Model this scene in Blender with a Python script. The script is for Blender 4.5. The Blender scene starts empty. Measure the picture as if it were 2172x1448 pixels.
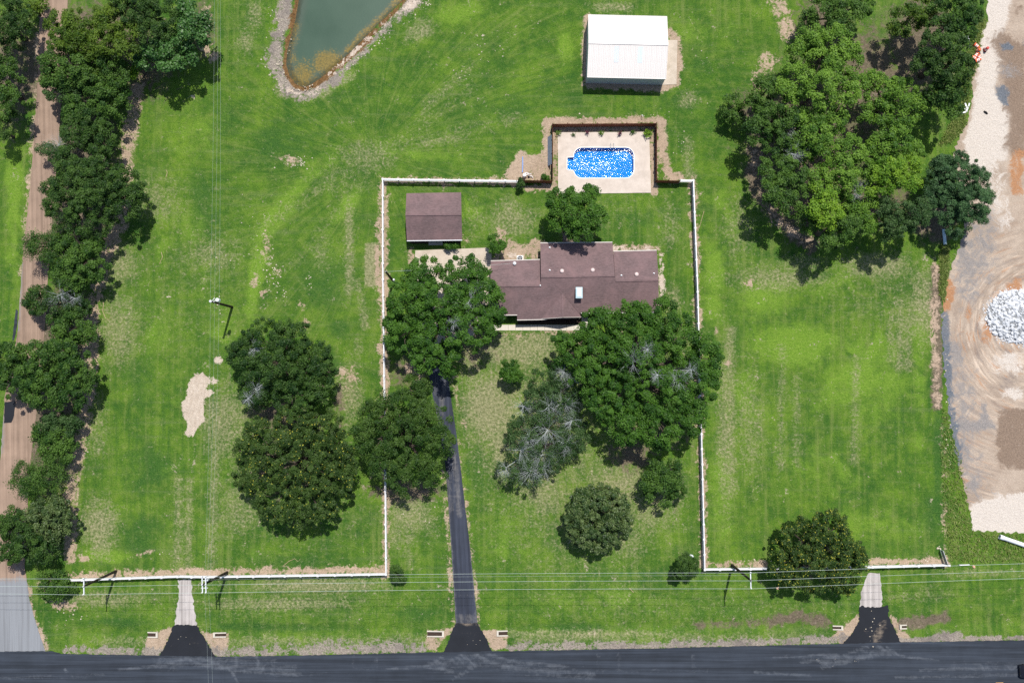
import bpy, bmesh, math, random, time
import numpy as np
from mathutils import Vector, Matrix, noise as mnoise
from mathutils.geometry import delaunay_2d_cdt
T0 = time.time()
R = math.radians
scene = bpy.context.scene
COL = scene.collection
RND = random.Random(11)
NPR = np.random.default_rng(5)

# ------------------------------------------------------------------ camera
CAM_H, FPX = 140.0, 1884.0
TILT = math.atan(96.0 / FPX)
cd = bpy.data.cameras.new('camera')
cd.sensor_width = 36.0
cd.lens = 36.0 * FPX / 2172.0
cd.clip_start, cd.clip_end = 1.0, 9000.0
cam = bpy.data.objects.new('camera', cd)
cam.location = (0, 0, CAM_H)
cam.rotation_euler = (TILT, 0, 0)
COL.objects.link(cam)
scene.camera = cam

# ------------------------------------------------------------------ sky, sun, exposure
SUN_EL, SUN_AZ = 64.0, 15.0          # degrees; azimuth from +Y towards +X
world = bpy.data.worlds.new('World')
scene.world = world
world.use_nodes = True
wn = world.node_tree
for n in list(wn.nodes): wn.nodes.remove(n)
sky = wn.nodes.new('ShaderNodeTexSky')
sky.sky_type = 'NISHITA'
sky.sun_disc = False
sky.sun_elevation = R(SUN_EL)
sky.sun_rotation = R(SUN_AZ)
bg = wn.nodes.new('ShaderNodeBackground')
bg.inputs['Strength'].default_value = 0.10
wo = wn.nodes.new('ShaderNodeOutputWorld')
wn.links.new(sky.outputs[0], bg.inputs[0])
wn.links.new(bg.outputs[0], wo.inputs[0])
sl = bpy.data.lights.new('sun', 'SUN')
sl.energy = 4.3
sl.angle = R(0.55)
sl.color = (1.0, 0.955, 0.88)
sun = bpy.data.objects.new('sun', sl)
_ce = math.cos(R(SUN_EL))
to_sun = Vector((_ce * math.sin(R(SUN_AZ)), _ce * math.cos(R(SUN_AZ)), math.sin(R(SUN_EL))))
sun.rotation_euler = (-to_sun).to_track_quat('-Z', 'Y').to_euler()
sun.location = to_sun * 300
COL.objects.link(sun)
vs = scene.view_settings
vs.view_transform = 'Standard'
vs.look = 'None'
vs.exposure = 0.28
vs.gamma = 1.0
vs.use_curve_mapping = False
scene.cycles.use_denoising = False
scene.cycles.max_bounces = 6
scene.cycles.transparent_max_bounces = 8

# ------------------------------------------------------------------ picking points of the place
_c, _s = math.cos(TILT), math.sin(TILT)
CAMP = Vector((0, 0, CAM_H))
def ray(u, v):
    x, y = (u - 1086.0) / FPX, -(v - 724.0) / FPX
    return Vector((x, y * _c + _s, y * _s - _c))
def W(u, v, z=0.0):
    d = ray(u, v)
    return CAMP + d * ((z - CAM_H) / d.z)
def W2(u, v, z=0.0):
    p = W(u, v, z); return (p.x, p.y)
def on_plane(u, v, p0, n):
    d = ray(u, v)
    return CAMP + d * ((p0 - CAMP).dot(n) / d.dot(n))
G = 0.0743            # metres to a photo pixel at the ground
def px_of(x, y):      # arrays of ground points -> picture coordinates
    cx, cy, cz = x, y * _c + (0 - CAM_H) * _s, -y * _s + (0 - CAM_H) * _c
    return 1086.0 + FPX * cx / -cz, 724.0 - FPX * cy / -cz

# ------------------------------------------------------------------ materials
class NT:
    def __init__(self, name):
        m = bpy.data.materials.new(name); m.use_nodes = True
        self.m, self.t = m, m.node_tree
        for n in list(self.t.nodes): self.t.nodes.remove(n)
        self.out = self.t.nodes.new('ShaderNodeOutputMaterial')
        self._tc = None
    def n(self, typ, **kw):
        nd = self.t.nodes.new(typ)
        for k, v in kw.items():
            if k.startswith('i_'):
                key = k[2:]
                key = int(key) if key.isdigit() else key
                self.put(nd.inputs[key], v)
            else: setattr(nd, k, v)
        return nd
    def put(self, sock, v):
        if isinstance(v, bpy.types.NodeSocket): self.t.links.new(v, sock)
        elif isinstance(v, (tuple, list)) and len(v) == 3 and sock.type == 'RGBA': sock.default_value = (*v, 1)
        else: sock.default_value = v
    def tc(self, which='Object'):
        if self._tc is None: self._tc = self.n('ShaderNodeTexCoord')
        return self._tc.outputs[which]
    def mapping(self, scale=(1, 1, 1), rot=(0, 0, 0), loc=(0, 0, 0), vec=None):
        nd = self.n('ShaderNodeMapping')
        nd.inputs['Scale'].default_value = scale
        nd.inputs['Rotation'].default_value = rot
        nd.inputs['Location'].default_value = loc
        self.put(nd.inputs['Vector'], vec or self.tc())
        return nd.outputs[0]
    def noise(self, scale, detail=3, rough=.55, vec=None, dist=0.0):
        nd = self.n('ShaderNodeTexNoise')
        nd.inputs['Scale'].default_value = scale; nd.inputs['Detail'].default_value = detail
        nd.inputs['Roughness'].default_value = rough; nd.inputs['Distortion'].default_value = dist
        self.put(nd.inputs['Vector'], vec or self.tc())
        return nd.outputs[0]
    def aniso(self, sx, sy, ang=0.0, detail=4, rough=.6, dist=0.0):
        return self.noise(1.0, detail, rough, self.mapping((sx, sy, 1), vec=self.mapping(rot=(0, 0, ang))), dist)
    def st(self, n, lo=.30, hi=.70):
        return self.rng(n, lo, hi)
    def voronoi(self, scale, out=0, vec=None, feature='F1'):
        nd = self.n('ShaderNodeTexVoronoi', feature=feature)
        nd.inputs['Scale'].default_value = scale
        self.put(nd.inputs['Vector'], vec or self.tc())
        return nd.outputs[out]
    def attr(self, name):
        return self.n('ShaderNodeAttribute', attribute_name=name).outputs['Fac']
    def math(self, op, a, b=0.0, c=None):
        nd = self.n('ShaderNodeMath', operation=op)
        self.put(nd.inputs[0], a); self.put(nd.inputs[1], b)
        if c is not None: self.put(nd.inputs[2], c)
        return nd.outputs[0]
    def rng(self, v, a, b, c=0.0, d=1.0, smooth=False):
        nd = self.n('ShaderNodeMapRange')
        nd.interpolation_type = 'SMOOTHSTEP' if smooth else 'LINEAR'
        nd.clamp = True
        for i, q in enumerate((v, a, b, c, d)): self.put(nd.inputs[i], q)
        return nd.outputs[0]
    def mix(self, f, a, b, blend='MIX'):
        nd = self.n('ShaderNodeMix', data_type='RGBA', blend_type=blend)
        nd.clamp_factor = True
        self.put(nd.inputs[0], f); self.put(nd.inputs[6], a); self.put(nd.inputs[7], b)
        return nd.outputs[2]
    def bump(self, h, strength=.4, dist=.1):
        nd = self.n('ShaderNodeBump')
        nd.inputs['Strength'].default_value = strength; nd.inputs['Distance'].default_value = dist
        self.put(nd.inputs['Height'], h)
        return nd.outputs[0]
    def bsdf(self, color, rough=.9, spec=.25, normal=None, metallic=0.0):
        nd = self.n('ShaderNodeBsdfPrincipled')
        self.put(nd.inputs['Base Color'], color); self.put(nd.inputs['Roughness'], rough)
        self.put(nd.inputs['Specular IOR Level'], spec); self.put(nd.inputs['Metallic'], metallic)
        if normal is not None: self.put(nd.inputs['Normal'], normal)
        return nd.outputs[0]
    def done(self, sh):
        self.t.links.new(sh, self.out.inputs['Surface']); return self.m

def simple(name, col, col2=None, scale=3.0, rough=.8, spec=.3, bump=.15, metallic=0.0, detail=4):
    t = NT(name)
    n = t.noise(scale, detail, .6)
    c2 = col2 or tuple(min(1, c * 1.25 + .004) for c in col)
    c = t.mix(t.rng(n, .32, .68), col, c2)
    return t.done(t.bsdf(c, rough, spec, t.bump(t.noise(scale * 4, 3), bump, .02), metallic))

CHANS = ('dirt', 'gravel', 'sand', 'dry', 'lime', 'dark', 'rust', 'brown', 'diag', 'fan_a', 'fan_r')

def grass_ground():
    t = NT('lawn')
    A = {k: t.attr(k) for k in CHANS[:9]}
    nb = t.st(t.noise(.035, 4, .55))                        # broad colour drift
    nm = t.st(t.noise(.16, 6, .62, dist=.4))
    nf = t.st(t.noise(.8, 6, .68, dist=.3))
    ng = t.st(t.noise(2.6, 4, .7))
    tuft = t.st(t.noise(5.5, 3, .75))
    fine = t.noise(14.0, 2, .6)
    sv = t.st(t.aniso(1.1, .06, 0, 5, .65))                 # mower lines north-south
    sh = t.st(t.aniso(.06, 1.0, 0, 5, .65))
    cx = t.n('ShaderNodeCombineXYZ'); t.put(cx.inputs[0], t.math('MULTIPLY', t.attr('fan_a'), 30.0)); t.put(cx.inputs[1], t.math('MULTIPLY', t.attr('fan_r'), .05))
    sd = t.st(t.noise(1.0, 6, .66, cx.outputs[0], .35))
    c = t.mix(nb, (.044, .128, .010), (.090, .190, .014))
    c = t.mix(t.rng(nm, .45, 1, 0, .75), c, (.140, .265, .015))
    c = t.mix(t.rng(nm, .45, 0, 0, .8), c, (.028, .098, .011))
    c = t.mix(t.rng(nf, .5, 1, 0, .65), c, (.165, .240, .034))
    c = t.mix(t.rng(nf, .5, 0, 0, .65), c, (.032, .105, .012))
    stre = t.mix(t.rng(A['diag'], .1, .6), sv, sd)
    c = t.mix(t.rng(stre, .55, 1, 0, .6), c, (.178, .245, .045))
    c = t.mix(t.rng(stre, .45, 0, 0, .6), c, (.028, .100, .013))
    c = t.mix(t.rng(sh, .6, 1, 0, .35), c, (.15, .21, .055))
    def m(k, n, lo=.46, hi=.66, amp=.9):
        v = t.math('ADD', A[k], t.math('MULTIPLY', t.math('SUBTRACT', n, .5), amp))
        return t.rng(v, lo, hi, smooth=True)
    e1 = t.st(t.noise(.22, 8, .70, dist=.7))
    e2 = t.st(t.noise(.75, 8, .76, dist=.8))
    spk = t.st(t.noise(2.6, 5, .8))
    c = t.mix(t.math('MULTIPLY', m('dark', e1, .2, .95, 1.0), .8), c, t.mix(ng, (.022, .084, .012), (.048, .135, .017)))
    c = t.mix(t.math('MULTIPLY', m('lime', e1, .12, 1.0, 1.2), .85), c, t.mix(ng, (.110, .245, .014), (.205, .345, .030)))
    c = t.mix(1.0, c, (1.07, .985, 1.5), 'MULTIPLY')
    dryv = t.math('ADD', t.math('MULTIPLY', t.math('SUBTRACT', spk, .5), 1.1), t.math('ADD', A['dry'], t.math('MULTIPLY', t.math('SUBTRACT', e2, .5), .9)))
    c = t.mix(t.rng(dryv, .25, 1.15, 0, .92), c, t.mix(t.rng(ng, .2, .9), (.165, .180, .078), (.42, .385, .230)))
    fl = t.math('MULTIPLY', t.rng(t.noise(4.2, 3, .8), .64, .70), t.rng(nm, .35, .9))
    c = t.mix(t.math('MULTIPLY', fl, .7), c, (.50, .46, .25))
    c = t.mix(t.rng(tuft, .55, 1.0, .0, .5), c, t.mix(.5, c, (.22, .32, .06)))
    c = t.mix(t.rng(tuft, .45, .0, 0, .6), c, (.014, .050, .008))
    c = t.mix(t.math('MULTIPLY', m('brown', e2, .25, .75), .95), c, t.mix(spk, (.085, .066, .048), (.25, .195, .145)))
    ed = t.rng(t.math('MULTIPLY', t.math('ADD', t.math('MULTIPLY', e2, 1.6), t.math('ADD', e1, spk)), .2777), .25, .75)
    c = t.mix(t.math('MULTIPLY', m('dirt', ed, .42, .78, 1.15), .96), c, t.mix(t.mix(.4, spk, e1), (.23, .160, .112), (.62, .475, .355)))
    gcol = t.mix(t.st(t.noise(3.8, 5, .85)), (.105, .088, .074), (.50, .435, .365))
    gcol = t.mix(t.rng(t.st(t.noise(.35, 6, .7, dist=.6)), .45, .8, 0, .8), gcol, t.mix(spk, (.10, .085, .078), (.27, .235, .215)))
    c = t.mix(m('gravel', ed, .42, .72, 1.1), c, gcol)
    c = t.mix(m('rust', e2, .40, .60), c, t.mix(spk, (.070, .038, .017), (.27, .155, .065)))
    scol = t.mix(t.st(t.mix(.5, t.noise(3.0, 5, .75), t.aniso(2.4, .5, R(8), 4, .7))), (.40, .305, .235), (.76, .66, .56))
    c = t.mix(t.math('MULTIPLY', m('sand', ed, .48, .66, 1.1), .94), c, scol)
    h = t.math('ADD', t.math('MULTIPLY', tuft, .35), t.math('MULTIPLY', fine, .3))
    h = t.math('ADD', h, t.math('MULTIPLY', nf, .4))
    return t.done(t.bsdf(c, .95, .08, t.bump(h, .8, .30)))

def asphalt(name, base, dust, streak_rot=0.0, streak=True, dmax=.8, sk=1.0):
    t = NT(name)
    d = t.attr('dust')
    sp = t.noise(9.0, 4, .75)
    n1 = t.noise(.35, 5, .6)
    c = t.mix(t.rng(n1, .3, .7), tuple(x * .82 for x in base), tuple(x * 1.18 for x in base))
    if streak:
        s1 = t.aniso(.035, 1.5, streak_rot, 6, .65)
        s2 = t.aniso(.08, 5.0, streak_rot, 5, .65)
        c = t.mix(t.rng(s1, .48, .72, 0, .55 * sk), c, tuple(x * 2.0 + .012 for x in base))
        c = t.mix(t.rng(s1, .46, .28, 0, .6 * sk), c, tuple(x * .6 for x in base))
        c = t.mix(t.rng(s2, .60, .74, 0, .35 * sk), c, tuple(x * 2.6 + .02 for x in base))
    dn = t.mix(.5, t.st(t.aniso(.12, 2.2, streak_rot, 7, .75, 1.5)), t.st(t.noise(.9, 7, .78, dist=1.4)))
    dv = t.math('ADD', d, t.math('MULTIPLY', t.math('SUBTRACT', dn, .5), 1.0))
    c = t.mix(t.rng(dv, .45, 1.15, 0, dmax), c, dust)
    if streak:
        c = t.mix(t.rng(s1, .50, .30, 0, .55), c, t.mix(1.0, c, (.50, .48, .47), 'MULTIPLY'))
        c = t.mix(t.rng(s2, .50, .34, 0, .35), c, t.mix(1.0, c, (.55, .52, .50), 'MULTIPLY'))
    c = t.mix(t.rng(sp, .66, .78, 0, .25), c, tuple(min(1, x * 4 + .05) for x in base))
    c = t.mix(t.rng(sp, .42, .25, 0, .35), c, tuple(x * .45 for x in base))
    return t.done(t.bsdf(c, .85, .3, t.bump(sp, .35, .03)))

def concrete(name, c1, c2, joint=None, rot=0.0):
    t = NT(name)
    n = t.noise(.7, 6, .65); s = t.noise(7.0, 4, .7)
    c = t.mix(t.rng(n, .35, .68), c1, c2)
    c = t.mix(t.rng(s, .3, .7, 0, .25), c, tuple(x * .72 for x in c1))
    st = t.noise(.33, 5, .7, dist=1.0)
    c = t.mix(t.rng(st, .60, .75, 0, .35), c, tuple(x * .6 for x in c1))
    return t.done(t.bsdf(c, .85, .25, t.bump(s, .15, .02)))

def shingles(name, base):
    t = NT(name)
    tabs = t.noise(1.0, 3, .7, t.mapping((2.2, 6.0, 6.0)))
    gr = t.noise(11.0, 3, .8)
    wea = t.noise(.35, 5, .65, dist=.6)
    c = t.mix(t.rng(tabs, .3, .7), tuple(x * .68 for x in base), tuple(x * 1.34 for x in base))
    c = t.mix(t.rng(gr, .3, .7, 0, .5), c, tuple(x * .62 for x in base))
    c = t.mix(t.rng(gr, .56, .74, 0, .5), c, tuple(x * 1.5 for x in base))
    c = t.mix(t.rng(t.aniso(.9, .16, 0, 5, .7, .4), .5, .75, 0, .35), c, tuple(x * .66 for x in base))
    c = t.mix(t.rng(wea, .42, .68, 0, .55), c, (base[0] * 1.5, base[1] * 1.36, base[2] * 1.36))
    wv = t.n('ShaderNodeTexWave', wave_type='BANDS', bands_direction='Y', wave_profile='SAW')
    wv.inputs['Scale'].default_value = 1.15
    t.put(wv.inputs['Vector'], t.tc())
    h = t.math('ADD', t.math('MULTIPLY', wv.outputs[1], .8), t.math('MULTIPLY', tabs, .6))
    return t.done(t.bsdf(c, .92, .2, t.bump(h, .45, .03)))

def leafmat(name, dark, light, spec=.25, rough=.55, trans=.30, fleck=None):
    t = NT(name)
    a = t.attr('tint')
    c = t.mix(a, dark, light)
    if fleck: c = t.mix(t.rng(t.attr('fleck'), .5, .51), c, fleck)
    p = t.bsdf(c, rough, spec)
    tr = t.n('ShaderNodeBsdfTranslucent')
    t.put(tr.inputs[0], t.mix(.5, c, (light[0] * 1.3, light[1] * 1.25, light[2] * .7)))
    mx = t.n('ShaderNodeMixShader'); mx.inputs[0].default_value = trans
    t.t.links.new(p, mx.inputs[1]); t.t.links.new(tr.outputs[0], mx.inputs[2])
    return t.done(mx.outputs[0])

def lot_mat():
    t = NT('site_dirt')
    e = t.noise(.6, 7, .72, dist=.8); sp = t.noise(4.5, 5, .8)
    c = t.mix(t.rng(t.noise(.22, 6, .65), .35, .65), (.35, .275, .215), (.52, .43, .345))
    c = t.mix(t.rng(sp, .35, .7, 0, .6), c, (.27, .20, .155))
    cx = t.n('ShaderNodeCombineXYZ'); t.put(cx.inputs[0], t.math('MULTIPLY', t.attr('arc_r'), 1.1)); t.put(cx.inputs[1], t.math('MULTIPLY', t.attr('arc_a'), 2.2))
    ar = t.st(t.noise(1.0, 6, .7, cx.outputs[0], .5)); arc = t.attr('arc')
    c = t.mix(t.math('MULTIPLY', arc, t.rng(ar, .55, .9, 0, .8)), c, (.66, .54, .43))
    c = t.mix(t.math('MULTIPLY', arc, t.rng(ar, .45, .1, 0, .85)), c, (.20, .165, .150))
    c = t.mix(t.math('MULTIPLY', arc, t.rng(t.st(t.noise(1.0, 5, .7, t.mapping((1.6, 1, 1), loc=(9, 3, 0), vec=cx.outputs[0]), .4)), .62, .9, 0, .75)), c, (.42, .21, .10))
    es = t.st(t.mix(.35, e, sp))
    def m(k, amp=1.15, lo=.36, hi=.78):
        return t.math('MULTIPLY', t.rng(t.math('ADD', t.math('MULTIPLY', t.attr(k), 1.25), t.math('MULTIPLY', t.math('SUBTRACT', es, .5), amp)), lo, hi, smooth=True), .93)
    c = t.mix(m('white'), c, t.mix(t.rng(sp, .3, .65), (.44, .385, .33), (.68, .62, .56)))
    c = t.mix(m('brown'), c, t.mix(t.rng(sp, .35, .65), (.135, .095, .07), (.30, .22, .165)))
    c = t.mix(m('gray'), c, t.mix(t.rng(sp, .35, .65), (.16, .155, .155), (.33, .30, .285)))
    c = t.mix(m('blue'), c, t.mix(t.rng(sp, .35, .65), (.065, .085, .11), (.18, .20, .23)))
    c = t.mix(m('red'), c, t.mix(t.rng(sp, .35, .65), (.30, .135, .06), (.47, .25, .13)))
    sm = t.noise(1.6, 5, .75)
    c = t.mix(t.rng(sm, .64, .74, 0, .7), c, (.10, .085, .075))
    c = t.mix(t.rng(t.noise(3.0, 3, .8), .69, .74), c, (.85, .80, .74))
    return t.done(t.bsdf(c, .95, .1, t.bump(t.math('ADD', sp, t.math('MULTIPLY', e, 1.5)), .7, .2)))

def pool_water():
    t = NT('pool_water')
    b1 = t.noise(1.0, 3, .55, t.mapping((1.5, 2.3, 1), vec=t.mapping(rot=(0, 0, R(24)))), dist=.9)
    amp = t.rng(t.st(t.noise(.24, 2, .5, t.mapping(loc=(3, 1, 0)))), .2, .8, .30, 1.0)
    nrm = t.bump(t.math('MULTIPLY', b1, amp), 1.0, .19)
    tr = t.n('ShaderNodeBsdfTransparent'); t.put(tr.inputs[0], (.30, .74, .93))
    gl = t.n('ShaderNodeBsdfGlossy'); gl.inputs['Roughness'].default_value = .095
    t.put(gl.inputs['Normal'], nrm)
    fr = t.n('ShaderNodeFresnel'); fr.inputs['IOR'].default_value = 1.33; t.put(fr.inputs['Normal'], nrm)
    mx = t.n('ShaderNodeMixShader')
    t.put(mx.inputs[0], t.math('ADD', t.math('MULTIPLY', fr.outputs[0], 1.0), .0))
    t.t.links.new(tr.outputs[0], mx.inputs[1]); t.t.links.new(gl.outputs[0], mx.inputs[2])
    return t.done(mx.outputs[0])

def pond_water():
    t = NT('pond_water')
    d = t.attr('depth'); al = t.attr('algae')
    n = t.st(t.noise(.55, 7, .75, dist=.8)); n2 = t.st(t.noise(3.2, 5, .75))
    murk = t.mix(t.st(t.noise(.10, 3)), (.032, .068, .046), (.054, .096, .068))
    gold = t.mix(n2, (.075, .062, .018), (.27, .19, .045))
    c = t.mix(t.rng(d, .05, .5, smooth=True), (.060, .088, .066), murk)
    av = t.math('ADD', al, t.math('MULTIPLY', t.math('SUBTRACT', t.mix(.5, n, n2), .5), 1.3))
    c = t.mix(t.rng(av, .35, 1.0, 0, .9, smooth=True), c, gold)
    p = t.bsdf(c, .35, .12, t.bump(t.noise(2.6, 4, .6), .10, .04))
    tr = t.n('ShaderNodeBsdfTransparent'); t.put(tr.inputs[0], (.70, .72, .55))
    mx = t.n('ShaderNodeMixShader')
    t.put(mx.inputs[0], t.rng(t.math('ADD', d, t.math('MULTIPLY', n, .12)), .0, .22, .35, 1.0))
    t.t.links.new(tr.outputs[0], mx.inputs[1]); t.t.links.new(p, mx.inputs[2])
    return t.done(mx.outputs[0])

M = {}
M['lawn'] = grass_ground()
M['road'] = asphalt('fresh_asphalt', (.026, .033, .046), (.14, .155, .18))
M['drive'] = asphalt('driveway_asphalt', (.030, .036, .054), (.22, .21, .20), R(87))
M['flare'] = asphalt('black_asphalt', (.0125, .0145, .020), (.30, .24, .18), streak=False)
M['chip'] = asphalt('chip_seal', (.262, .185, .138), (.225, .238, .258), R(88), dmax=1.0, sk=.45)
M['grvl'] = asphalt('gravel_drive', (.36, .33, .315), (.58, .54, .51), R(90))
M['lot'] = lot_mat()
M['deck'] = concrete('pool_deck', (.50, .43, .37), (.62, .54, .47))
M['conc'] = concrete('old_concrete', (.42, .355, .28), (.58, .50, .42))
M['walk'] = concrete('walk_concrete', (.50, .46, .39), (.62, .57, .49))
M['patio'] = concrete('patio_brown', (.17, .125, .10), (.23, .17, .14))
M['shingle'] = shingles('brown_shingles', (.158, .110, .112))
M['white_roof'] = simple('white_steel', (.67, .63, .60), (.73, .69, .66), .4, .5, .3, .02)
M['skylight'] = simple('fibreglass_skylight', (.62, .70, .78), (.68, .75, .82), 1.0, .3, .5, .02)
M['steel_wall'] = simple('grey_steel_wall', (.46, .51, .53), (.54, .58, .60), .6, .5, .4, .03)
M['vinyl'] = simple('white_vinyl', (.60, .60, .62), (.72, .72, .74), 2.0, .45, .4, .02)
M['trim'] = simple('pale_trim', (.50, .46, .42), (.60, .56, .52), 2.0, .6)
M['brick'] = simple('brown_brick', (.14, .065, .045), (.22, .12, .085), 9.0, .9)
M['cedar'] = simple('stained_cedar', (.150, .043, .022), (.26, .085, .045), 6.0, .8)
M['cedar_dark'] = simple('weathered_post', (.075, .035, .022), (.12, .06, .04), 6.0, .85)
M['basin'] = simple('pool_plaster', (.045, .30, .60), (.08, .37, .68), .8, .7)
M['coping'] = simple('white_coping', (.74, .74, .73), (.82, .82, .81), 3.0, .6)
M['poolw'] = pool_water()
M['pondw'] = pond_water()
M['pole'] = simple('creosote_pole', (.016, .011, .009), (.032, .022, .017), 5.0, .8)
M['alu'] = simple('galvanised', (.55, .57, .60), (.68, .70, .73), 5.0, .5, .5)
M['wire'] = simple('aluminium_wire', (.42, .50, .47), (.52, .58, .55), 1.0, .5, .5)
M['white'] = simple('white_enamel', (.78, .80, .83), (.84, .86, .88), 4.0, .45, .4)
M['blue_metal'] = simple('pale_blue_metal', (.47, .62, .68), (.56, .71, .77), 3.0, .35, .5)
M['slate_panel'] = simple('slate_blue_panel', (.15, .20, .27), (.22, .27, .34), 4.0, .5, .4)
M['blue_pipe'] = simple('blue_pipe', (.20, .29, .55), (.27, .37, .62), 4.0, .5)
M['black'] = simple('black_rubber', (.010, .010, .011), (.018, .018, .02), 6.0, .7)
M['dark'] = simple('pipe_shade', (.012, .011, .010), (.022, .02, .018), 6.0, .9)
M['paint'] = simple('black_car_paint', (.008, .008, .012), (.012, .012, .016), 1.0, .12, .6, 0.0)
M['glass'] = simple('dark_glass', (.015, .02, .025), (.02, .025, .03), 1.0, .08, .6, 0.0)
M['bark'] = simple('bark', (.055, .043, .034), (.12, .098, .08), 4.0, .95, .1, .5)
M['dead'] = simple('dead_grey_wood', (.30, .33, .335), (.46, .49, .495), 6.0, .9, .1)
M['stone'] = simple('pale_stone', (.42, .36, .27), (.62, .55, .44), 5.0, .9, .1)
M['rock'] = simple('white_rock', (.50, .52, .55), (.70, .71, .73), 1.2, .9, .1)
M['gap_shade'] = simple('rock_gap_shade', (.16, .17, .18), (.34, .35, .36), 4.0, .95, .1)  # dark tone painted for the shade between heaped rocks
M['orange'] = simple('orange_plastic', (.75, .115, .035), (.82, .17, .06), 5.0, .5)
M['red'] = simple('red_plastic', (.45, .05, .04), (.55, .08, .06), 5.0, .5)
M['straw'] = simple('dead_stick', (.38, .28, .16), (.48, .38, .24), 6.0, .9)
M['hose'] = simple('green_hose', (.035, .10, .05), (.05, .14, .07), 4.0, .5)
M['yellow'] = simple('road_paint_yellow', (.62, .33, .10), (.68, .40, .15), 6.0, .7)
M['terracotta'] = simple('pale_pot', (.55, .50, .48), (.62, .58, .55), 6.0, .8)
M['mulch_and_shade'] = simple('mulch_and_shade', (.03, .019, .014), (.06, .04, .03), 8.0, .95)
M['grey_gate'] = simple('grey_gate_steel', (.16, .17, .16), (.24, .25, .24), 5.0, .6, .4)
M['clay'] = simple('clay_lump', (.55, .33, .22), (.62, .40, .28), 5.0, .9)

# ------------------------------------------------------------------ mesh helpers
def link(o, parent=None):
    COL.objects.link(o)
    if parent is not None: o.parent = parent
    return o
def tag(o, label=None, cat=None, group=None, kind=None):
    if label: o['label'] = label
    if cat: o['category'] = cat
    if group: o['group'] = group
    if kind: o['kind'] = kind
    return o
def empty(name, loc, label=None, cat=None, group=None, rz=0.0):
    o = bpy.data.objects.new(name, None)
    o.empty_display_size = .3
    o.location = loc; o.rotation_euler = (0, 0, rz)
    link(o)
    return tag(o, label, cat, group)

class MB:
    def __init__(self): self.v, self.f = [], []
    def add(self, vs, fs):
        b = len(self.v)
        self.v += [tuple(p) for p in vs]
        self.f += [tuple(i + b for i in f) for f in fs]
        return self
    def box(self, x0, x1, y0, y1, z0, z1):
        return self.add([(x0,y0,z0),(x1,y0,z0),(x1,y1,z0),(x0,y1,z0),(x0,y0,z1),(x1,y0,z1),(x1,y1,z1),(x0,y1,z1)],
            [(0,3,2,1),(4,5,6,7),(0,1,5,4),(1,2,6,5),(2,3,7,6),(3,0,4,7)])
    def beam(self, a, b, w, h):
        a, b = Vector(a), Vector(b)
        d = (b - a).normalized()
        up = Vector((0,0,1)) if abs(d.z) < .95 else Vector((0,1,0))
        s = d.cross(up).normalized() * (w / 2); u = s.normalized().cross(d).normalized() * (h / 2)
        vs = [a-s-u, a+s-u, a+s+u, a-s+u, b-s-u, b+s-u, b+s+u, b-s+u]
        return self.add(vs, [(0,1,2,3),(7,6,5,4),(0,4,5,1),(1,5,6,2),(2,6,7,3),(3,7,4,0)])
    def tube(self, pts, rad, n=8, cap=True):
        pts = [Vector(p) for p in pts]
        if not hasattr(rad, '__len__'): rad = [rad] * len(pts)
        b0 = len(self.v); vs, fs = [], []
        for i, p in enumerate(pts):
            d = (pts[min(i+1, len(pts)-1)] - pts[max(i-1, 0)]).normalized()
            up = Vector((0,0,1)) if abs(d.z) < .9 else Vector((1,0,0))
            s = d.cross(up).normalized(); u = s.cross(d)
            for k in range(n):
                a = 2 * math.pi * k / n
                vs.append(p + (s * math.cos(a) + u * math.sin(a)) * rad[i])
        for i in range(len(pts) - 1):
            for k in range(n):
                k2 = (k + 1) % n
                fs.append((i*n+k, i*n+k2, (i+1)*n+k2, (i+1)*n+k))
        if cap:
            fs.append(tuple(range(n - 1, -1, -1))); fs.append(tuple((len(pts)-1)*n + k for k in range(n)))
        return self.add(vs, fs)
    def lathe(self, prof, n=16, c=(0, 0, 0)):
        vs, fs = [], []
        for r, z in prof:
            for k in range(n):
                a = 2 * math.pi * k / n
                vs.append((c[0] + r * math.cos(a), c[1] + r * math.sin(a), c[2] + z))
        for i in range(len(prof) - 1):
            for k in range(n):
                k2 = (k + 1) % n
                fs.append((i*n+k, i*n+k2, (i+1)*n+k2, (i+1)*n+k))
        fs.append(tuple(range(n - 1, -1, -1))); fs.append(tuple((len(prof)-1)*n + k for k in range(n)))
        return self.add(vs, fs)
    def slab(self, top, th):
        n = len(top); top = [Vector(p) for p in top]
        vs = top + [p - Vector((0, 0, th)) for p in top]
        fs = [tuple(range(n)), tuple(range(2*n - 1, n - 1, -1))]
        fs += [(i, n + i, n + (i + 1) % n, (i + 1) % n) for i in range(n)]
        return self.add(vs, fs)
    def mesh(self, name, mat, smooth=False, bevel=0.0):
        me = bpy.data.meshes.new(name)
        me.from_pydata(self.v, [], self.f)
        bm = bmesh.new(); bm.from_mesh(me)
        bmesh.ops.recalc_face_normals(bm, faces=bm.faces)
        if bevel: bmesh.ops.bevel(bm, geom=list(bm.edges), offset=bevel, segments=1, affect='EDGES', clamp_overlap=True)
        bm.to_mesh(me); bm.free()
        if smooth: me.polygons.foreach_set('use_smooth', [True] * len(me.polygons))
        me.materials.append(mat if not isinstance(mat, str) else M[mat])
        return me
    def build(self, name, mat, parent=None, loc=(0,0,0), smooth=False, bevel=0.0):
        o = bpy.data.objects.new(name, self.mesh(name, mat, smooth, bevel))
        o.location = loc
        return link(o, parent)
def inst(name, me, parent, loc=(0,0,0), rot=(0,0,0), scale=(1,1,1)):
    o = bpy.data.objects.new(name, me)
    o.location, o.rotation_euler, o.scale = loc, rot, scale
    return link(o, parent)

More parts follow.
